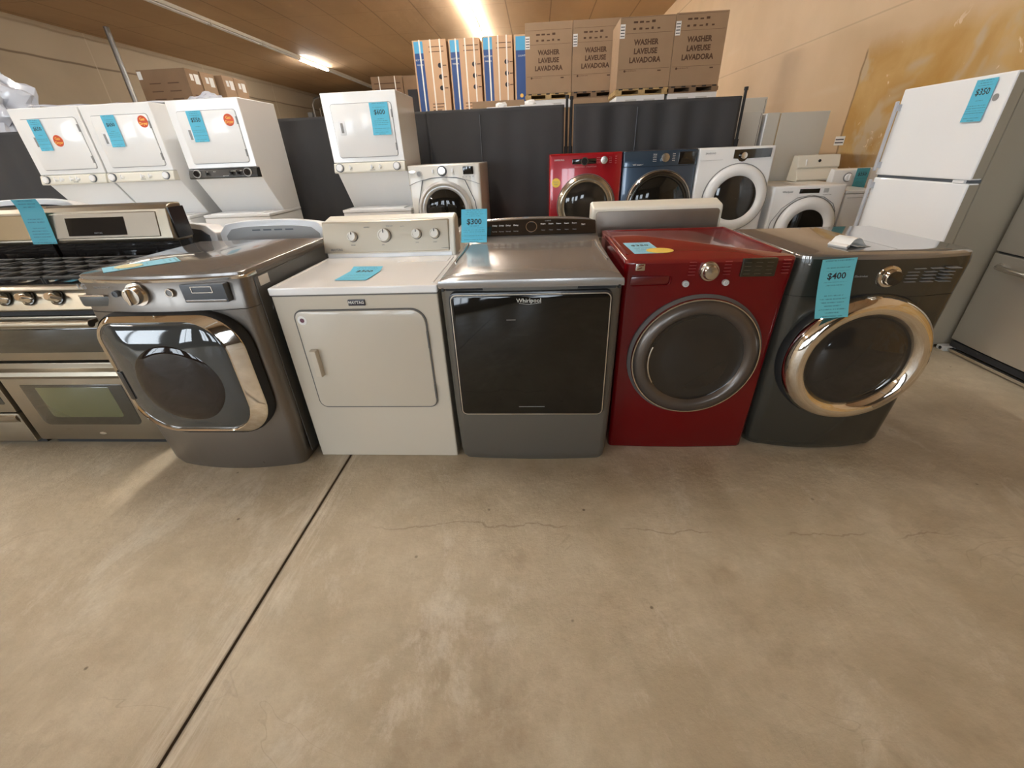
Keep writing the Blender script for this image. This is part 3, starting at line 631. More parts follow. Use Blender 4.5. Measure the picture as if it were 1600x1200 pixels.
def backguard(t, w, display, tall=1.20):
    h2 = w / 2
    obj('backguard_riser', bx(-h2 + .0, h2 - .0, .60, .70, .90, 1.01), gloss, t, 0, bevel=.004)
    g_ = obj('backguard', prism_x([(.585, 1.005), (.565, 1.02), (.600, 1.175), (.62, 1.195), (.66, 1.205), (.71, 1.20), (.715, 1.0)], -h2, h2), steel, t, 30, bevel=.010, seg=3)
    obj('backguard_plate', prism_x([(.563, 1.035), (.594, 1.165), (.61, 1.165), (.59, 1.035)], -h2 + .05, h2 - .07), mat('bronze_steel', (.27, .235, .19), .35, metal=.8) if display else mat('warm_steel', (.34, .26, .16), .3, metal=.85), g_, 30, bevel=.004)
    obj('end_cap', bx(h2 - .002, h2 + .008, .60, .71, 1.02, 1.18), black, g_, 0)
    if display:
        an = math.atan2(.031, .13)
        d = obj('clock_display', prism_x([(.563, 1.050), (.5855, 1.143), (.60, 1.143), (.58, 1.050)], -.235, .115), gloss, g_, 30)
        text('display_lettering', 'MAYTAG', .012, (-.05, .5632, 1.063), greyink, d, (PI / 2 - an, 0, 0))
t = thing('range', 'stainless double oven gas range with olive lower oven window, left of the dryers', 'range', (-2.435, 1.775, 0))
w = .762; h2 = w / 2
range_body(t, w, True); backguard(t, w, True)
ud = obj('upper_oven_door', panel(-h2 + .004, h2 - .004, .545, .775, -.02, .03, .008), steel, t)
obj('oven_glass', panel(-h2 + .04, h2 - .04, .588, .715, -.0225, -.01, .012), ovenglass, ud)
obj('door_handle', tube([(-h2 + .02, -.062, .752), (h2 - .02, -.062, .752)], .017, 16), steel, ud)
for sx in (-1, 1): obj('handle_bracket', bx(sx * (h2 - .05) - .012, sx * (h2 - .05) + .012, -.06, -.018, .742, .762), steel, ud, 0, bevel=.003)
obj('vent_slot', bx(-h2 + .006, h2 - .006, -.008, .03, .777, .798), blackm, t, 0)
ld = obj('lower_oven_door', panel(-h2 + .004, h2 - .004, .055, .530, -.02, .03, .010), steel, t)
obj('oven_glass', panel(-h2 + .095, h2 - .095, .155, .405, -.0225, -.01, (.035, .006, .006, .035)), ovenglass, ld)
obj('oven_window', panel(-h2 + .175, h2 - .175, .205, .390, -.0235, -.02, (.02, .004, .004, .02)), ovenwin, ld)
obj('door_handle', prism_x([(-.02, .50), (-.055, .495), (-.062, .475), (-.05, .455), (-.04, .47), (-.03, .485), (-.02, .487)], -h2 + .03, h2 - .03), steel, ld, 50)
obj('badge', disc(0, 0, .012, -.0222, -.02, 24), satin, ld, 40, (.02, 0, .098), None).scale = (1.7, 1, .6)
obj('toe_kick', bx(-h2 + .02, h2 - .02, .03, .08, .0, .06), blackm, t, 0)
price_tag((-2.83, 2.345, 1.13), (PI / 2 - .12, 0, 0), .150, .235, 'teal price tag hanging over the joint between the two range backguards', None, tagM2, lambda v: .03 * max(0, v - .8) * 3)
t = thing('range', 'stainless gas range with a lower drawer, cut off by the left edge', 'range', (-3.225, 1.775, 0))
range_body(t, .762, False); backguard(t, .762, False)
ud = obj('oven_door', panel(-h2 + .004, h2 - .004, .235, .775, -.02, .03, .008), steel, t)
obj('oven_glass', panel(-h2 + .04, h2 - .035, .285, .665, -.0225, -.01, .012), ovenglass, ud)
obj('door_handle', tube([(-h2 + .02, -.062, .735), (h2 - .02, -.062, .735)], .015, 16), steel, ud)
dw = obj('storage_drawer', panel(-h2 + .004, h2 - .004, .04, .225, -.02, .03, .008), steel, t)
obj('drawer_lip', prism_x([(-.02, .215), (-.03, .21), (-.03, .19), (-.02, .17)], -h2 + .02, h2 - .02), steel, dw, 30)
obj('toe_kick', bx(-h2 + .02, h2 - .02, .03, .08, .0, .06), blackm, t, 0)

# ------------------------------------------------------------------ second row, backs of top loaders
def arch_back(cx, w, yb, hb, top, label, dark=False, arch=.03, mbody=white, mconsole=coolwhite, minner=lgrey):
    t = thing('washing_machine', label, 'washing machine', (cx, yb, 0)); h2 = w / 2
    obj('body', bx(-h2, h2, .02, .66, 0, hb), mbody, t, 0, bevel=.008)
    obj('top', bx(-h2 - .001, h2 + .001, .018, .67, hb, hb + .02), mbody, t, 0, bevel=.006)
    # console seen from behind: arched outline with a recessed back
    n = 18; out = [(-h2, hb)]
    out += [(-h2, hb + (top - hb) * .55)]
    for k in range(n + 1):
        tt = k / n * 2 - 1; out.append((tt * (h2 - .012), top - arch * abs(tt) ** 3.2 - (.028 if abs(tt) > .999 else 0)))
    out += [(h2, hb + (top - hb) * .55), (h2, hb)]
    c_ = obj('console', loops(B(), [[(x, y, z) for x, z in out] for y in (0, .03)] + [[(x * .99, .13, hb + (z - hb) * .88) for x, z in out]]), mconsole, t, 35, bevel=.005)
    inn = [(x * (.94 if dark else .87), hb + .01 + (z - hb) * (.84 if dark else .72)) for x, z in out]
    obj('console_back', loops(B(), [[(x, y, z) for x, z in inn] for y in (-.006, .01)]), minner, c_, 35)
    if not dark:
        for q in range(4): obj('vent_slot', bx(-.12 + q * .07, -.07 + q * .07, -.008, .0, hb + (top - hb) * .62, hb + (top - hb) * .62 + .008), dgrey, c_, 0)
    for sx in (-1, 1): obj('hose_fitting', tube([(sx * .05 + .12, .02, hb - .10), (sx * .05 + .12, -.03, hb - .10)], .014, 10), (lgrey if sx < 0 else bluep), t)
    return t
arch_back(-1.63, .68, 2.6, .915, 1.075, 'white top load washer with arched console, back turned, behind the graphite dryer', minner=mat('console_back_grey', (.34, .34, .33), .4))
arch_back(-2.335, .68, 2.6, .93, 1.075, 'white top load washer with grey arched console back, behind the double oven range', minner=dgrey)
arch_back(-3.17, .68, 2.62, .98, 1.235, 'white top load washer with black console inset, behind the left ranges', True, minner=black)
# flat console behind the red dryer
t = thing('washing_machine', 'cream washer seen from behind with grey metal console back, behind the red dryer', 'washing machine', (.675, 2.58, 0)); h2 = .365
obj('body', bx(-h2, h2, .03, .68, 0, .92), cream, t, 0, bevel=.008)
c_ = obj('console', prism_x([(.0, .915), (-.004, 1.06), (.004, 1.083), (.10, 1.105), (.125, 1.10), (.15, .915)], -h2, h2), consolecream, t, 35, bevel=.012, seg=3)
obj('console_back', panel(-h2 + .022, h2 - .018, .925, 1.062, -.009, .0, (.004, .018, .018, .004)), backsteel, c_)

# ------------------------------------------------------------------ stacked laundry centres
def stack(label, loc, panel_m, accent, knobs, rz=0):
    t = thing('stacked_laundry_centre', label, 'stacked washer and dryer', loc, rz); w = .69; h2 = w / 2
    zt, zc0, zc1, zd = 1.905, 1.265, 1.352, .935
    prof = [(0, zc1), (.0, zt - .012), (.012, zt), (.66, zt), (.66, 0), (-.03, 0), (-.03, zd - .02), (-.02, zd), (.27, zd + .012), (.30, zd + .03), (.16, zc0 - .02), (.03, zc0), (.03, zc1)]
    obj('body', prism_x([(.0, zc1), (.0, zt), (.60, zt), (.60, zd), (.26, zd), (.04, zc0), (.04, zc1)], -h2, h2), white, t, 25, bevel=.006)
    lw = obj('lower_washer', bx(-h2, h2, -.03, .60, 0, zd - .026), white, t, 0, bevel=.006)
    obj('washer_deck', bx(-h2 - .003, h2 + .003, -.035, .60, zd - .024, zd + .004), coolwhite, t, 0, bevel=.006)
    ld = obj('washer_lid', prism_x([(-.02, zd + .004), (-.015, zd + .014), (.18, zd + .014), (.20, zd + .004)], -h2 + .07, h2 - .07), coolwhite, t, 30, bevel=.003)
    cp = obj('control_panel', prism_x([(.0, zc1 - .003), (-.012, zc1 - .008), (-.032, zc0 + .012), (-.028, zc0), (.04, zc0 - .003), (.04, zc1 - .003)], -h2 + (.0), h2), panel_m, t, 30, bevel=.004)
    zm = (zc0 + zc1) / 2
    for x, r in knobs:
        kb = obj('control_knob', lathe([(r, .01), (r, -.018), (r * .85, -.024), (.0005, -.024)], x, 0, 24), accent, t, 40, (0, -.024, zm), (-.15, 0, 0))
        if r > .02: obj('knob_skirt', ring(r, r * 1.18, -.012, .008, x, 0, 24), dgrey if panel_m is not black else lgrey, kb)
        else: obj('pointer_grip', panel(x - .003, x + .003, -.02, .02, -.03, -.02, .002), accent, kb)
    text('panel_lettering', 'FRIGIDAIRE' if panel_m is not black else 'HEAVY DUTY', .010, (.03, -.0335, zc0 + .02), greyink if panel_m is not black else paleink, cp, (PI / 2 - .2, 0, 0))
    if panel_m is black:
        for x in (-.16, -.08, .10, .12, .19): text('dial_lettering', 'HI LO', .010, (x, -.023, zm + .015), paleink, cp, (PI / 2 - .2, 0, 0))
    dr = obj('dryer_door', panel(-h2 + .078, h2 - .055, 1.395, 1.815, -.010, .0, .022), white, t)
    obj('door_gap', frame(-h2 + .073, h2 - .050, 1.390, 1.820, -.0015, .003, .026, .005), grey, t)
    lt = obj('latch_recess', panel(-h2 + .125, -h2 + .185, 1.575, 1.685, -.0125, -.008, .006), coolwhite, dr)
    obj('finger_pull', panel(-h2 + .140, -h2 + .165, 1.592, 1.672, -.0135, -.010, .004), grey, dr)
    obj('hinge', bx(h2 - .062, h2 - .052, -.012, 0, 1.70, 1.76), grey, dr, 0); obj('hinge', bx(h2 - .062, h2 - .052, -.012, 0, 1.44, 1.50), grey, dr, 0)
    return t, dr
def gas_sticker(dr, x, z):
    s = obj('gas_sticker', disc(x, z, .048, -.0112, -.0095, 32, 0), orange, dr); s['label'] = 'round orange sticker reading Gas Dryer'
    text('sticker_lettering', 'Gas', .032, (x, -.0116, z + .018), yellowtext, s, bold=.0005); text('sticker_lettering', 'Dryer', .032, (x, -.0116, z - .016), yellowtext, s, bold=.0005)
k1 = [(-.275, .030), (-.18, .012), (-.135, .012), (-.03, .012), (.02, .013), (.13, .030)]
k2 = [(-.285, .032), (-.18, .013), (.03, .013), (.11, .013), (.27, .030)]
t, dr = stack('white stacked washer dryer with orange sticker low beside its tag, leftmost of three', (-4.585, 4.35, 0), bisque, coolwhite, [(-.275, .030), (-.165, .012), (-.105, .012), (.0, .012), (.065, .013), (.22, .030)]); gas_sticker(dr, .03, 1.635)
t, dr = stack('white stacked washer dryer with cream panel, middle of the three at left', (-3.875, 4.35, 0), bisque, coolwhite, k2); gas_sticker(dr, .235, 1.755)
t, dr = stack('white stacked washer dryer with a black control panel', (-3.03, 4.35, 0), black, gloss, [(-.255, .030), (-.15, .010), (.09, .014), (.16, .014), (.255, .032)]); gas_sticker(dr, .215, 1.735)
t, dr = stack('off white stacked washer dryer standing alone in front of the black divider', (-1.60, 4.40, 0), bisque, coolwhite, k2)
price_tag((-4.70, 4.333, 1.685), FRONT, .125, .255, 'blue price tag on the leftmost stacked dryer door', '$650', tagM, lambda v: .012 * max(0, .3 - v), .04, .2)
price_tag((-3.96, 4.333, 1.690), FRONT, .130, .255, 'blue price tag on the middle stacked dryer door', '$650', tagM, lambda v: .03 * max(0, .3 - v), .04, .2)
price_tag((-3.125, 4.333, 1.695), FRONT, .140, .245, 'blue price tag on the stacked dryer with the black panel', '$550', tagM, lambda v: .012 * max(0, .3 - v), .045, .2)
price_tag((-1.42, 4.383, 1.690), FRONT, .170, .250, 'blue price tag on the lone stacked dryer in front of the divider', '$600', tagM, lambda v: .035 * max(0, .3 - v), .05, .2)

# ------------------------------------------------------------------ back row of front loaders
def pedestal_body(t, w, top, m, bow=.012, topm=None, rc=.02, d=.70, ped=.36):
    obj('body', cabinet(w, d, [(ped, .0, 1), (top - .02, -.004, 1), (top - .004, .0, 1), (top, .008, .99)], rc, bow), m, t, 50)
    if ped:
        p = obj('pedestal', cabinet(w, d, [(.0, .01, .98), (.02, .002, 1), (ped - .004, .002, 1)], rc, bow), m, t, 50)
def round_door(t, cx, cz, R, ringm, glassm, rimm=None, thick=.045, gr=.70, dome=.02, white_in=None, y=0):
    dr = obj('door', lathe([(R + .006, y), (R + .006, y - .014), (R, y - .018)], cx, cz, 72), gap, t)
    obj('door_ring', lathe([(R, y - .012), (R - .004, y - .026), (R - .03, y - thick), (R * (gr + .06), y - thick), (R * gr, y - thick * .55)], cx, cz, 72), ringm, dr, 60)
    if rimm: obj('rim', lathe([(R, y - .014), (R - .002, y - .028), (R - .010, y - .034), (R - .014, y - .028)], cx, cz, 72), rimm, dr, 60)
    obj('door_glass', lathe([(R * gr + .002, y - thick * .55), (R * gr * .8, y - thick * .6 - dome * .5), (R * gr * .4, y - thick * .6 - dome), (.001, y - thick * .6 - dome)], cx, cz, 72), glassm, dr, 60)
    return dr
# off-white front loader beside the lone stack
t = thing('washing_machine', 'off white front load washer with chrome edged door, right beside the lone stacked unit', 'washing machine', (-.90, 4.42, 0)); w = .70
duetm = mat('off_white_enamel', (.74, .72, .66), .28, coat=.4)
pedestal_body(t, w, 1.305, duetm, .02)
knob('cycle_knob', -.01, 1.250, .036, -.02, .03, satin, t, None, dgrey)
b_ = obj('power_button', disc(-.235, 1.232, .020, -.026, -.01), grey, t); obj('button_rim', ring(.020, .026, -.028, -.01, -.235, 1.232, 24), lgrey, b_)
obj('badge', disc(0, 0, .022, -.022, -.01, 24), satin, t, 40, (-.30, 0, 1.253)).scale = (1.6, 1, .55)
for x in (-.10, .09): obj('toggle', panel(x - .008, x + .008, 1.235, 1.268, -.034, -.01, .006), coolwhite, t)
obj('display', panel(.19, .288, 1.215, 1.282, -.024, -.008, .003), gloss, t)
for q in range(4): obj('button', disc(.185 + q * .032, 1.195, .006, -.024, -.01, 12), lgrey, t)
obj('fascia_line', tube([(-.345, -.012, 1.135), (-.28, -.018, 1.160), (-.20, -.021, 1.18)], .0025, 6), grey, t); obj('fascia_line', tube([(.345, -.010, 1.125), (.28, -.016, 1.150), (.21, -.020, 1.17)], .0025, 6), grey, t)
dr = round_door(t, -.01, .90, .255, mat('silver_rim', (.70, .71, .72), .3, metal=.6), glass, MATS['silver_rim'], .05, .76, .03)
cpts = [(-.30, .80), (-.27, .98), (-.21, 1.175), (-.12, 1.192), (.0, 1.198), (.12, 1.190), (.20, 1.170), (.285, .98), (.31, .80)]
obj('door_surround', tube([(x, -.022, z) for x, z in cpts], .004, 6), dgrey, t)
obj('chrome_visor', lathe([(.262, -.03), (.262, -.052), (.240, -.062), (.225, -.05)], -.01, .905, 72), MATS['silver_rim'], dr, 60)
# red one
t = thing('washing_machine', 'red front load washer with a yellow round sticker in the back row', 'washing machine', (.445, 4.40, 0)); w = .675
pedestal_body(t, w, 1.352, mat('bright_red_enamel', (.33, .006, .012), .2, coat=.8, metal=.2), .01)
d = obj('display', panel(-.125, .095, 1.262, 1.305, -.017, -.005, .006), gloss, t); obj('display_ring', ring(.026, .034, -.026, -.012, -.012, 1.284, 32), chrome, d); obj('display_eye', disc(-.012, 1.284, .026, -.024, -.012, 28), gloss, d)
knob('cycle_knob', .165, 1.288, .033, -.012, .03, satin, t)
text('maker_lettering', 'SAMSUNG', .020, (-.245, -.0155, 1.300), paleink, t)
for q, x in enumerate((-.08, -.03, .03, .075)): text('panel_lettering', 'STEAM', .016, (x, -.0165, 1.238), mat('pink_print', (.55, .2, .2), .5), t)
for q in range(4): text('dial_lettering', 'Normal', .010, (.115, -.0155, 1.268 + q * .014), mat('pink_print', (.5, .2, .2), .5), t); text('dial_lettering', 'Temp', .010, (.225, -.0155, 1.268 + q * .014), MATS['pink_print'], t); text('dial_lettering', 'Spin', .010, (.275, -.0155, 1.262 + q * .018), MATS['pink_print'], t)
round_door(t, .015, .905, .272, darkchrome if 0 else mat('bronze_chrome', (.42, .37, .29), .18, metal=.9), glass2, satin, .05, .74, .03)
s_ = obj('sticker', disc(-.272, 1.112, .040, -.0125, -.0095, 32, 0), yel, t); s_['label'] = 'round yellow sticker'; text('sticker_lettering', 'Electric', .017, (-.272, -.0130, 1.120), greyink, s_); text('sticker_lettering', 'dryer', .017, (-.272, -.0130, 1.100), greyink, s_)
# blue one
t = thing('washing_machine', 'dark blue front load washer between the red and the white one', 'washing machine', (1.123, 4.40, 0)); w = .668
pedestal_body(t, w, 1.352, blue, .012)
cp = obj('control_panel', cabinet(w + .004, .03, [(1.215, .0, 1), (1.222, -.010, 1), (1.338, -.012, 1), (1.350, .0, .995)], .02, .012), mat('navy_panel', (.04, .07, .11), .2, coat=.7, metal=.4), t, 50)
kb = knob('cycle_knob', .035, 1.288, .038, -.022, .03, satin, t)
for q in range(5):
    text('dial_lettering', 'Normal', .010, (-.055, -.0255, 1.262 + q * .014), paleink, cp); text('dial_lettering', 'Heavy', .010, (.115, -.0245, 1.262 + q * .014), paleink, cp)
text('panel_lettering', 'VRT steam +', .018, (-.20, -.0235, 1.238), paleink, cp)
obj('display', panel(.16, .31, 1.23, 1.33, -.0225, -.01, .004), gloss, cp)
round_door(t, .02, .890, .300, gloss, glass, satin, .05, .80, .035)
# white one
t = thing('washing_machine', 'white front load washer with a black control strip in the back row', 'washing machine', (1.802, 4.40, 0)); w = .675
pedestal_body(t, w, 1.350, white, .008)
cp = obj('control_strip', loops(B(), [[(x, y, z) for x, z in ((-.03, 1.258), (.01, 1.255), (.028, 1.236), (.05, 1.230), (.072, 1.236), (.09, 1.255), (.295, 1.262), (.295, 1.332), (-.03, 1.328))] for y in (-.012, -.018)]), gloss, t, 30)
knob('cycle_knob', .05, 1.280, .028, -.018, .03, satin, t)
text('maker_lettering', 'SAMSUNG', .020, (-.235, -.011, 1.305), greyink, t); obj('drawer_line', panel(-.32, -.09, 1.250, 1.2515, -.0105, -.006, .0005), lgrey, t)
round_door(t, .045, .925, .290, white, glass2, None, .05, .66, .02)
obj('door_seam', ring(.290, .295, -.019, -.01, .045, .925, 72), grey, t)
# low white one at the right
t = thing('washing_machine', 'low white front load washer with a slim black display, right of the back row', 'washing machine', (2.53, 4.40, 0)); w = .655
pedestal_body(t, w, 1.012, white, .01, ped=0.03, d=.48)
obj('display', panel(-.095, .085, .945, .985, -.014, -.005, .003), gloss, t); obj('display', panel(.12, .165, .948, .985, -.013, -.005, .003), lgrey, t)
text('maker_lettering', 'Whirlpool', .022, (-.20, -.0125, .962), greyink, t); text('model_lettering', 'HE FRONT LOAD', .010, (.16, -.012, .930), greyink, t)
obj('front_seam', tube([(-.30, -.009, .60), (-.29, -.012, .70), (-.22, -.013, .82), (-.1, -.014, .91), (.02, -.014, .93), (.14, -.013, .91), (.24, -.012, .85), (.28, -.011, .78)], .003, 6), grey, t)
round_door(t, .03, .640, .275, white, glass, None, .06, .60, .01)
# two washers further back at the right
t = thing('washing_machine', 'old cream top load washer, stained deck, dark hole in its tilted console', 'washing machine', (2.70, 4.92, 0))
obj('body', bx(-.34, .27, .0, .55, 0, .955), cream, t, 0, bevel=.008)
obj('top', bx(-.345, .275, -.004, .55, .957, .985), mat('stained_cream_top', (.52, .46, .36), .4, var=.35, vscale=9), t, 0, bevel=.004)
cn = obj('console', prism_x([(.27, 1.125), (.30, 1.24), (.40, 1.24), (.44, .99), (.24, .99), (.22, 1.01), (.29, 1.115)], .09, .52), consolecream, t, 30, bevel=.006)
obj('knob_hole', disc(0, 0, .014, -.002, .006, 20, 0), blackm, cn, 40, (.31, .282, 1.185), (-.28, 0, 0)); obj('switch', panel(.17, .177, 1.14, 1.20, .27, .3, .002), coolwhite, cn)
t = thing('washing_machine', 'white top load washer with a round white dial and a teal tag', 'washing machine', (3.37, 4.90, 0)); h2 = .36
obj('body', bx(-h2 + .005, h2, .0, .25, 0, .93), white, t, 0, bevel=.008)
cn = obj('console', prism_x([(.0, .95), (.01, 1.105), (.08, 1.115), (.12, .94)], -h2 + .005, h2), white, t, 30, bevel=.006)
kb = knob('cycle_knob', -.215, 1.035, .034, .002, .03, coolwhite, t, coolwhite, grey)
price_tag((3.28, 4.89, 1.02), FRONT, .125, .19, 'teal price tag hanging on the white washer with the round dial', '$250', tagM2, None, .04, .2)
t = thing('dryer', 'small white dryer end squeezed between the low washer and the white fridge', 'dryer', (3.03, 4.42, 0)); 
obj('body', bx(-.15, .15, 0, .40, 0, .925), white, t, 0, bevel=.006); obj('top', bx(-.152, .152, -.004, .40, .928, .955), coolwhite, t, 0, bevel=.005); obj('door_gap', panel(-.13, .13, .89, .893, -.002, .001, .001), grey, t)

# ------------------------------------------------------------------ refrigerators
def fridge_flat(name, label, x, y0, y1, depth, top, split, doorm, sidem, doort=.07, handles=True):
    t = thing(name, label, 'refrigerator', (x, (y0 + y1) / 2, 0)); hw = (y1 - y0) / 2
    obj('body', bx(doort + .012, depth, -hw + .006, hw - .006, .02, top - .01), sidem, t, 0, bevel=.006)
    obj('gasket', bx(doort - .001, doort + .013, -hw + .02, hw - .02, .08, top - .02), lgrey, t, 0)
    return t, hw
t, hw = fridge_flat('refrigerator', 'white top freezer refrigerator with a blue price tag, at the right', 2.65, 2.985, 3.80, .70, 1.672, 1.12, fridgewhite, shadedside)
fd = obj('freezer_door', bx(0, .07, -hw, hw, 1.122, 1.672), fridgewhite, t, 0, bevel=.008); sd = obj('shaded_side_skin', bx(.012, .068, -hw - .001, -hw + .002, 1.13, 1.66), shadedside, fd, 0)  # skin paints the shade onto the near edge of the white door
rd = obj('fridge_door', bx(0, .07, -hw, hw, .10, 1.104), fridgewhite, t, 0, bevel=.008); obj('shaded_side_skin', bx(.012, .068, -hw - .001, -hw + .002, .11, 1.096), shadedside, rd, 0)
obj('door_gap', bx(.012, .08, -hw + .01, hw - .01, 1.103, 1.123), dgrey, t, 0)
obj('hinge', bx(-.004, .03, -hw + .03, -hw + .11, 1.105, 1.121), coolwhite, t, 0)
for z0, z1, pa in ((1.15, 1.60, fd), (.45, 1.09, rd)):
    h_ = obj('door_handle', bx(-.040, -.022, hw - .03, hw - .005, z0, z1), mat('grey_white_handle', (.50, .51, .54), .35), pa, 0, bevel=.006)
    obj('handle_post', bx(-.03, .004, hw - .028, hw - .008, z1 - .06, z1 - .02), h_.data.materials[0], pa, 0); obj('handle_post', bx(-.03, .004, hw - .028, hw - .008, z0 + .02, z0 + .06), h_.data.materials[0], pa, 0)
obj('round_badge', loops(B(), [[(x, .018 * math.cos(a * PI / 12), .018 * math.sin(a * PI / 12)) for a in range(24)] for x in (-.001, -.004)]), grey, fd, 40, (0, -.34, 1.553), None)
obj('toe_grille', bx(.02, .08, -hw + .01, hw - .01, .01, .09), grey, t, 0)
price_tag((2.643, 3.145, 1.545), (PI / 2, 0, -PI / 2), .135, .215, 'bright blue price tag on the white freezer door', '$350', tagM, lambda v: .01 * max(0, .4 - v), .045, .2)
# stainless bottom freezer, nearest right
t = thing('refrigerator', 'stainless steel refrigerator with a bottom freezer drawer, cut off by the right edge', 'refrigerator', (2.98, 2.51, 0))
def curved(z0, z1, y0, y1, bow=.035, rc=.025):
    bm = B(); rings = []
    for z in (z0, z1):
        n = 14; P = [(.07, y0)] + [(rc - rc * math.sin(a * PI / 8) * 1.0, y0 + rc - rc * math.cos(a * PI / 8)) for a in range(1, 4)]
        P += [(-bow * (1 - (k / n * 2 - 1) ** 2) * .5, y0 + rc + (y1 - y0 - 2 * rc) * k / n) for k in range(n + 1)]
        P += [(rc - rc * math.cos(a * PI / 8), y1 - rc + rc * math.sin(a * PI / 8)) for a in range(1, 4)] + [(.07, y1)]
        rings.append([(x, y, z) for x, y in P])
    return loops(bm, rings)
obj('body', bx(.08, .78, -.44, .44, .03, 1.75), sidegrey, t, 0, bevel=.006)
fz = obj('freezer_drawer', curved(.085, .690, -.445, .455), fsteel, t, 45, bevel=.005)
obj('door_gap', bx(.02, .09, -.43, .44, .688, .702), blackm, t, 0)
for y0, y1 in ((.006, .455), (-.445, -.006)):
    rd = obj('fridge_door', curved(.702, 1.76, y0, y1, .02), fsteel, t, 45, bevel=.005)
    yy = y0 + .05 if y0 > 0 else y1 - .05
    obj('door_handle', tube([(-.005, yy, .85), (-.055, yy, .90), (-.06, yy, 1.2), (-.055, yy, 1.5), (-.005, yy, 1.55)], .012, 10), satin, rd)
obj('drawer_handle', tube([(-.01, .36, .625), (-.045, .34, .620), (-.065, .25, .618), (-.07, 0, .618), (-.065, -.25, .618), (-.01, -.36, .625)], .016, 12), satin, fz)
bk = obj('base_grille', bx(.0, .08, -.44, .43, .035, .075), blackm, t, 0); obj('base_rail', bx(-.03, .0, -.44, .40, .012, .030), satin, t, 0)
rb = obj('roller_bracket', bx(-.05, .03, .40, .47, .0, .035), lgrey, t, 0, bevel=.006); obj('roller', tube([(-.052, .435, .018), (-.046, .435, .018)], .012, 12), blackm, rb)
# pale refrigerators behind
def side_fridge(label, x0, x1, y0, dep, top, front=False, m=backwhite):
    t = thing('refrigerator', label, 'refrigerator', ((x0 + x1) / 2, y0, 0)); h2 = (x1 - x0) / 2
    if front:
        obj('door', bx(-h2, -h2 + .13, 0, dep, .03, top), m, t, 0, bevel=.006)
        obj('gasket', bx(-h2 + .128, -h2 + .142, .004, dep, .05, top - .01), mat('yellowed_gasket', (.40, .30, .16), .6), t, 0)
        obj('body', bx(-h2 + .14, h2, 0.003, dep, 0, top - .004), m, t, 0, bevel=.005)
        obj('door_edge', bx(-h2 - .012, -h2 + .002, .01, dep - .01, .05, top - .006), white, t, 0, bevel=.003)
    else:
        obj('body', bx(-h2, h2, 0.0, dep, 0, top), m, t, 0, bevel=.006)
        obj('back_seam', bx(h2 - .02, h2 - .016, -.002, .001, .05, top - .02), gap, t, 0)
    return t
side_fridge('old white refrigerator side on, with a yellowed door seam, before the tan wall', 2.50, 3.15, 5.5, .70, 1.655, True)
side_fridge('pale refrigerator panel just right of the black divider, lower of the two', 2.12, 2.445, 5.5, .6, 1.675)
side_fridge('pale refrigerator standing taller behind the divider post', 2.42, 2.84, 6.35, .6, 1.865)
def crumple(name, label, cat, c, s, m, sub=4, amp=.22, seed=1):
    rnd = random.Random(seed); bm = B(); bmesh.ops.create_icosphere(bm, subdivisions=sub, radius=1)
    for v in bm.verts:
        n = v.co.normalized(); f = 1 + amp * (math.sin(5 * n.x + seed) * math.cos(6 * n.y) + .6 * math.sin(13 * n.z + 4 * n.x) + .5 * math.cos(17 * n.y - 9 * n.x)) + rnd.uniform(-.05, .05)
        z = max(n.z * f, -.75); v.co = Vector((n.x * f * s[0], n.y * f * s[1], z * s[2]))
    lo = min(v.co.z for v in bm.verts)
    for v in bm.verts: v.co.z -= lo
    o = obj(name, bm, m, None, 25, c); tag(o, label, cat); return o
crumple('plastic_wrap', 'crumpled shiny white plastic wrap heaped above the curtain at the far left', 'plastic wrap', (-7.05, 6.0, 1.70), (.62, .25, .50), plasticw, 4, .16, 3)
o = obj('base_carton', bx(-7.8, -6.5, 5.7, 6.3, 0, 1.690), card); tag(o, 'carton holding up the plastic wrap behind the left end of the curtain', 'box')
o = obj('plastic_sheet', loops(B(), [[(-4.9 + k * .125, y, 1.918 + .005 * math.sin(k * 2.1) + dz + .02 * max(0, 1 - k / 5)) for k in range(12)] for y, dz in ((4.52, 0), (4.6, .02), (4.8, .02), (4.9, 0))], False, False, False), plasticw, None, 50); tag(o, 'rumpled white plastic sheet on top of the left stacked dryers', 'plastic sheet')
o.modifiers.new('solid', 'SOLIDIFY').thickness = .003

# ------------------------------------------------------------------ black pipe-and-drape divider
def divider(x0, x1, y, label, z=1.80, seams=(), sag=0, n=None, fold=.02, seed=0):
    t = thing('curtain_divider', label, 'divider', ((x0 + x1) / 2, y, 0)); L_ = x1 - x0; n = n or int(L_ / .03); rnd = random.Random(seed)
    amp = [rnd.uniform(.1, 1) for _ in range(40)]
    top, bot = [], []
    def yy(x): return fold * (math.sin(x * 11 + 1.3 * math.sin(x * 3 + seed)) * .5 + .5 * math.sin(x * 23 + 2)) * (.25 + .75 * abs(math.sin(x * 1.7 + seed)))
    rings = []
    for zz, k_ in ((.05, 1), (z * .5, .9), (z - .06, .5), (z - .03, .15), (z, .12)):
        a = [(-L_ / 2 + L_ * i / n, yy(x0 + L_ * i / n) * k_ - .022 if zz < z - .02 else -.026, zz) for i in range(n + 1)]
        rings.append(a)
    bm = loops(B(), rings, False, False, False)
    cl = obj('drape', bm, drape, t, 60); cl.modifiers.new('solid', 'SOLIDIFY').thickness = .004
    obj('top_rail', tube([(-L_ / 2, 0, z - .012), (L_ / 2, 0, z - .012)], .018, 10), blackm, t)
    for sx in seams: obj('drape_seam', tube([(sx - (x0 + x1) / 2, -.045, .1), (sx - (x0 + x1) / 2, -.034, z - .05)], .004, 6), dgrey, cl)
    return t
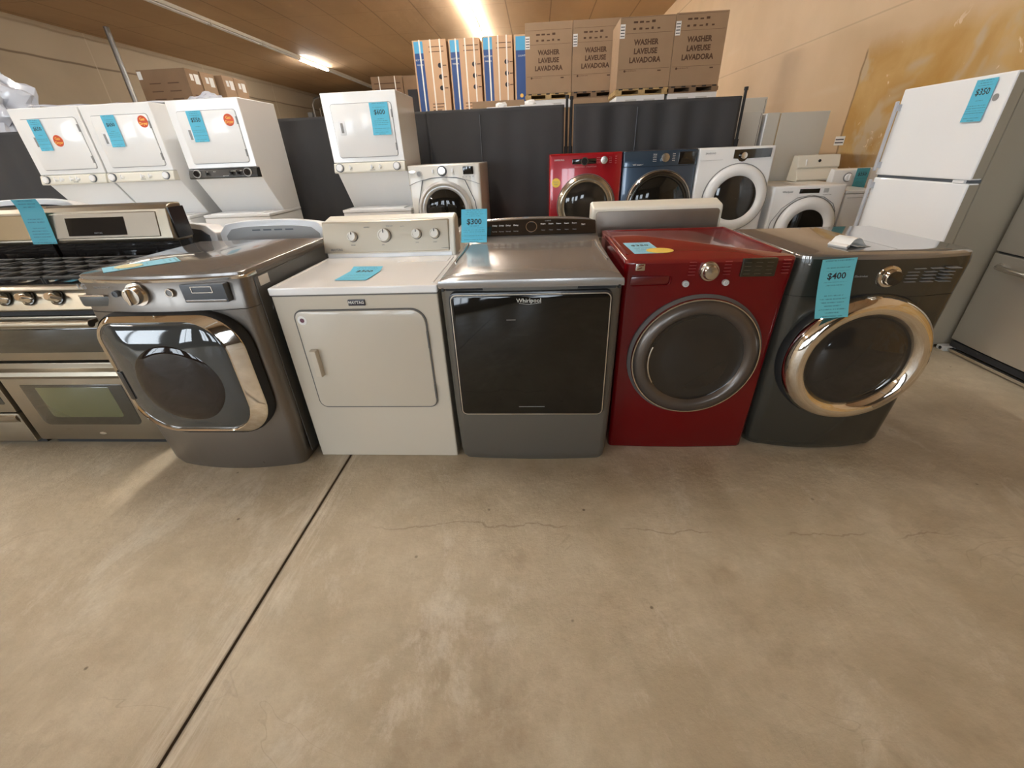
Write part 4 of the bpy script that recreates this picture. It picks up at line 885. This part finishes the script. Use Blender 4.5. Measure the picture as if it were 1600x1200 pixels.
def dpost(x, y, h, label, brace=False):
    t = thing('divider_post', label, 'post', (x, y, 0))
    obj('pole', tube([(0, 0, .01), (0, 0, h)], .014, 10), blackm, t); obj('finial', tube([(0, 0, h), (0, 0, h + .03)], .020, 12), blackm, t)
    obj('foot', loops(B(), [[(r * math.cos(a * PI / 12), r * math.sin(a * PI / 12), z) for a in range(24)] for r, z in ((.023, 0), (.023, .01), (.02, .02))], True, True), blackm, t)
    obj('collar', tube([(0, 0, 1.35), (0, 0, 1.42)], .022, 12), blackm, t)
    return t
divider(-9.4, -1.20, 5.32, 'black curtain divider behind the stacked laundry units', seams=(), seed=2, fold=.03)
divider(-1.198, .285, 5.30, 'black curtain divider behind the off white washer, middle span', 1.800, (-.62,), seed=5, fold=.016)
divider(.385, 2.10, 5.30, 'black curtain divider behind the red, blue and white washers', 1.800, (1.05,), seed=9, fold=.05)
dpost(.315, 5.33, 1.86, 'slim black divider post at the gap between the curtains, left one')
dpost(.365, 5.36, 1.85, 'slim black divider post at the gap between the curtains, right one')
dpost(2.135, 5.30, 1.85, 'slim black divider post at the right end of the curtain')

# ------------------------------------------------------------------ stored boxes behind the divider
def washer_box(x0, y, label, z0=2.16, h=.875, w=.75):
    t = thing('washer_box', label, 'box', (x0 + w / 2, y, z0)); h2 = w / 2
    b_ = obj('carton', bx(-h2, h2, 0, .68, 0, h), card, t, 0, bevel=.005)
    for s_, z_, sz in (('WASHER', .505, .090), ('LAVEUSE', .402, .090), ('LAVADORA', .299, .090)): text('carton_lettering', s_, sz, (0, -.001, z_ + .04), brownink, b_, bold=.0035, sx=.95)
    for z_ in (.185, .60, .78): obj('printed_line', panel(-h2 + .02, h2 - .02, z_ + .05, z_ + .053, -.0015, .0, .001), brownink, b_)
    rnd = random.Random(3)
    for q in range(9): xx = -.20 + (q % 5) * .085; zz = .69 + (q // 5) * .075; obj('printed_symbol', panel(xx, xx + rnd.uniform(.03, .06), zz, zz + rnd.uniform(.015, .03), -.0015, 0, .003), brownink, b_)
    obj('printed_symbol', panel(.20, .25, .20, .215, -.0015, 0, .002), brownink, b_); obj('printed_symbol', disc(-.28, .215, .015, -.0015, 0, 12, 0), brownink, b_); text('carton_lettering', 'HAUTE EFFICACITE', .018, (-.19, -.001, .215), brownink, b_)
    lb = obj('shipping_label', bx(-h2 + .005, -h2 + .075, -.002, .0, .60, .76), labelm, t, 0)
    for q in range(4): obj('bar_code', bx(-h2 + .012, -h2 + .068, -.003, -.001, .62 + q * .035, .63 + q * .035), ink, lb, 0)
    return t
def pallet(x, y, z, label, w=.76, m=pine):
    t = thing('pallet', label, 'pallet', (x, y, z))
    obj('deck', bx(-w / 2, w / 2, 0, .7, .065, .085), m, t, 0); obj('deck', bx(-w / 2, w / 2, 0, .7, .0, .015), m, t, 0)
    for s_ in (-.45, 0, .45): obj('stringer', bx(s_ * w - .05, s_ * w + .05, .0, .7, .015, .065), m, t, 0)
    for q in range(5): obj('board_gap', bx(-w / 2 + .04 + q * .15, -w / 2 + .10 + q * .15, -.002, .02, .070, .086), blackm, t, 0)
    return t
names = ['first from the left', 'second from the left', 'third from the left', 'at the right end']
for i, (x0, y_, w_, z_, h_) in enumerate(((-.19, 8.5, .755, 2.235, .93), (.572, 8.5, .742, 2.235, .93), (1.192, 7.75, .775, 2.165, .84), (1.972, 7.75, .722, 2.165, .85))):
    washer_box(x0, y_, 'brown washer carton with large black lettering, %s' % names[i], z_, h_, w_)
    pallet(x0 + w_ / 2, y_, z_ - .087, ('light wooden pallet' if i in (0, 2) else 'brown wooden pallet') + ' under the washer carton %s' % names[i], w_, pine if i in (0, 2) else carddark)
def wrapped(x0, x1, y, z, label, notch=True):
    t = thing('wrapped_appliance', label, 'packed appliance', ((x0 + x1) / 2, y, 0)); h2 = (x1 - x0) / 2
    obj('body', bx(-h2 + .01, h2 - .01, .01, .67, 0, z - .12), card, t, 0); c_ = obj('foam_cap', bx(-h2, h2, 0, .68, z - .12, z), foam, t, 0, bevel=.008)
    for sx in (-.6, .15): obj('foam_notch', bx(sx * h2, sx * h2 + h2 * .45, -.004, .02, z - .075, z - .05), lgrey, c_, 0)
    return t
wrapped(-.19, .56, 8.5, 2.147, 'foam topped packed appliance under the first washer carton')
wl = thing('wall_label', 'small white label with dark bars stuck on the tan wall beside the ochre patch', 'label', (3.849, 6.36, 1.36))
obj('label_paper', bx(-.003, 0, -.10, .09, -.05, .05), labelm, wl, 0)
for q in (-.02, .015): obj('bar_code', bx(-.005, -.002, -.085, .075, q - .006, q + .006), ink, wl, 0)
o = obj('carton_stack', bx(.58, 1.31, 8.5, 9.18, 0, 2.147), card, None, 0, bevel=.005); tag(o, 'plain brown carton under the second washer carton', 'box')
wrapped(1.20, 1.93, 7.75, 2.077, 'foam topped packed appliance under the third washer carton')
wrapped(1.975, 2.70, 7.75, 2.077, 'foam topped packed appliance under the right end washer carton')
wrapped(-.72, -.25, 7.0, 1.955, 'foam topped packed appliance just above the middle curtain, left of the washer cartons')
wrapped(-.245, .23, 7.0, 1.965, 'second foam topped packed appliance above the middle curtain, beside the divider post')
o = obj('low_carton', bx(-1.36, -.73, 7.0, 7.6, 0, 1.945), card, None, 0, bevel=.005); tag(o, 'plain brown carton edge showing above the middle curtain', 'box')
o = obj('flat_carton', bx(-1.10, -.22, 8.4, 9.0, 0, 2.16), card, None, 0, bevel=.005); tag(o, 'flat brown carton in front of the striped boxes', 'box')
for i, (x, z) in enumerate(((-.52, 1.956), (-.10, 1.966))):
    crumple('crumpled_paper', 'crumpled white paper on a packed appliance above the curtain, %s' % ('left one' if i == 0 else 'right one'), 'paper', (x, 7.2, z), (.085, .07, .04), labelm, 2, .2, i + 5)
def fridge_box(x0, y, label, w=.69, h=1.9, z0=1.50, blue_front=False):
    t = thing('refrigerator_box', label, 'box', (x0 + w / 2, y, z0)); h2 = w / 2
    b_ = obj('carton', bx(-h2, h2, 0, .75, 0, h), card2, t, 0, bevel=.005)
    if not blue_front:
        obj('printed_panel', bx(-h2 + .03, -h2 + .21, -.002, 0, .0, h - .21), bluep, b_, 0); obj('printed_panel', bx(-h2 + .03, -h2 + .21, -.002, 0, h - .21, h - .02), skyp, b_, 0)
        for q in range(3):
            obj('printed_dot', disc(.18, h - .42 - q * .19, .042, -.003, 0, 20, 0), ink, b_); obj('printed_line', panel(.24, .31, h - .43 - q * .19, h - .415 - q * .19, -.002, 0, .001), brownink, b_)
        for q in range(6): obj('printed_line', panel(-.05, .22 - .04 * (q % 3), h - 1.08 - q * .055, h - 1.065 - q * .055, -.002, 0, .001), brownink, b_)
        for z_ in (h - .12, h - .2): obj('printed_line', panel(-.02, .28, z_, z_ + .012, -.002, 0, .001), brownink, b_)
        text('carton_lettering', 'BOTTOM', .04, (-h2 + .12, -.003, h - .32), paleink, b_); text('carton_lettering', 'FREEZER', .035, (-h2 + .12, -.003, h - .40), paleink, b_)
        for x in (-h2 + .145, h2 * .0 + .02, h2 * .62): obj('strap', bx(x - .014, x + .014, -.006, .0, 0, h + .004), strapm, t, 0)
    else:
        obj('printed_panel', bx(-h2 + .03, h2 - .05, -.002, 0, .1, h - .25), bluep, b_, 0); obj('printed_panel', bx(-h2 + .03, h2 - .05, -.002, 0, h - .25, h - .03), skyp, b_, 0)
        for q in range(3): obj('printed_dot', disc(-.03, h - 1.0 - q * .14, .035, -.003, 0, 16, 0), yellowtext, b_)
        text('carton_lettering', 'COUNTER', .04, (0, -.003, h - .34), paleink, b_)
    return t
fridge_box(-2.51, 10.5, 'tall carton with navy stripe and white straps, leftmost of the striped boxes', z0=1.50, h=1.925)
fridge_box(-1.775, 10.5, 'tall carton with navy stripe and white straps, middle striped box', .63, 1.915)
fridge_box(-1.105, 10.5, 'tall carton with navy stripe and white straps, right striped box under the lamp', .615, 1.925)
fridge_box(-.455, 10.5, 'narrow tall carton with a navy front beside the washer cartons', .33, 1.925, 1.50, True)
for i, (x0, w_) in enumerate(((-2.51, .69), (-1.775, .63), (-1.105, .615), (-.455, .33))):
    o = obj('base_carton', bx(x0, x0 + w_, 10.5, 11.25, 0, 1.499), card, None, 0); tag(o, 'plain carton supporting the tall striped boxes', 'box', 'cartons under the striped boxes')
# darker boxes behind, left of the striped ones
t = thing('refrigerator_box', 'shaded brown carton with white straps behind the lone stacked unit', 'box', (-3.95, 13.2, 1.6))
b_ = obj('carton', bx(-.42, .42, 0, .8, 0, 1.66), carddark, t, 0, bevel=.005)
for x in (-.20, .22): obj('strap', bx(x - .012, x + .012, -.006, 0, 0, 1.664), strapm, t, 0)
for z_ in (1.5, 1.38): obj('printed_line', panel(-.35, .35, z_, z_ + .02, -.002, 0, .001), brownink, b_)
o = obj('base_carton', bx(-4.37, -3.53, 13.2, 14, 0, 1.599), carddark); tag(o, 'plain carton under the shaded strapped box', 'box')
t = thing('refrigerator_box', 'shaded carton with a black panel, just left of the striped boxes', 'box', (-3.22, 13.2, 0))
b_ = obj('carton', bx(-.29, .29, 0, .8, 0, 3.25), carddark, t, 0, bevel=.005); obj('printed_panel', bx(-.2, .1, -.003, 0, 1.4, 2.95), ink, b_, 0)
# boxes along the left wall
def lbox(x0, x1, y0, y1, z0, z1, label, printed=False):
    t = thing('washer_box', label, 'box', ((x0 + x1) / 2, (y0 + y1) / 2, z0)); hx, hy, h = (x1 - x0) / 2, (y1 - y0) / 2, z1 - z0
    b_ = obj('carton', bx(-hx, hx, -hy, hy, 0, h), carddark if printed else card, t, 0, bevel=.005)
    obj('shipping_label', bx(hx - .0, hx + .003, .02, .13, h - .20, h - .06), labelm, t, 0); obj('shipping_label', bx(hx - .0, hx + .003, -.08, -.01, h - .16, h - .07), labelm, t, 0)
    obj('printed_block', bx(hx, hx + .002, -.09, .06, h - .5, h - .36), brownink, b_, 0)
    if printed:
        for q in range(3):
            for xx in (-.26, .06): obj('printed_line', panel(xx, xx + .2, h - .20 - q * .11, h - .185 - q * .11, -hy - .002, -hy, .003), brownink, b_)
        obj('shipping_label', bx(-hx + .01, -hx + .08, -hy - .003, -hy, h - .13, h - .02), labelm, t, 0)
    return t
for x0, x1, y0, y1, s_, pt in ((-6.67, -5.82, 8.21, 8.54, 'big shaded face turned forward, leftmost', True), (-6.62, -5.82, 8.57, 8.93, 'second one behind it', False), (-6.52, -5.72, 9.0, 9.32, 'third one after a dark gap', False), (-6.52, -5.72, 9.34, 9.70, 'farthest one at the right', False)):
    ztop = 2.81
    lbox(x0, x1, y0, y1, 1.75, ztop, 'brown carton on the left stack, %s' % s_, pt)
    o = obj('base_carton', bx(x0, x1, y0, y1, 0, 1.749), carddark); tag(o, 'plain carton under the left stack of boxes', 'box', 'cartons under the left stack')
crumple('plastic_wrap', 'crumpled shiny plastic wrap beside the cartons above the black panel stack', 'plastic wrap', (-4.35, 6.4, 1.95), (.30, .15, .14), plasticw, 4, .18, 8)
o = obj('base_carton', bx(-4.75, -3.95, 6.12, 6.7, 0, 1.949), card); tag(o, 'carton holding up the plastic wrap behind the stacked units', 'box')
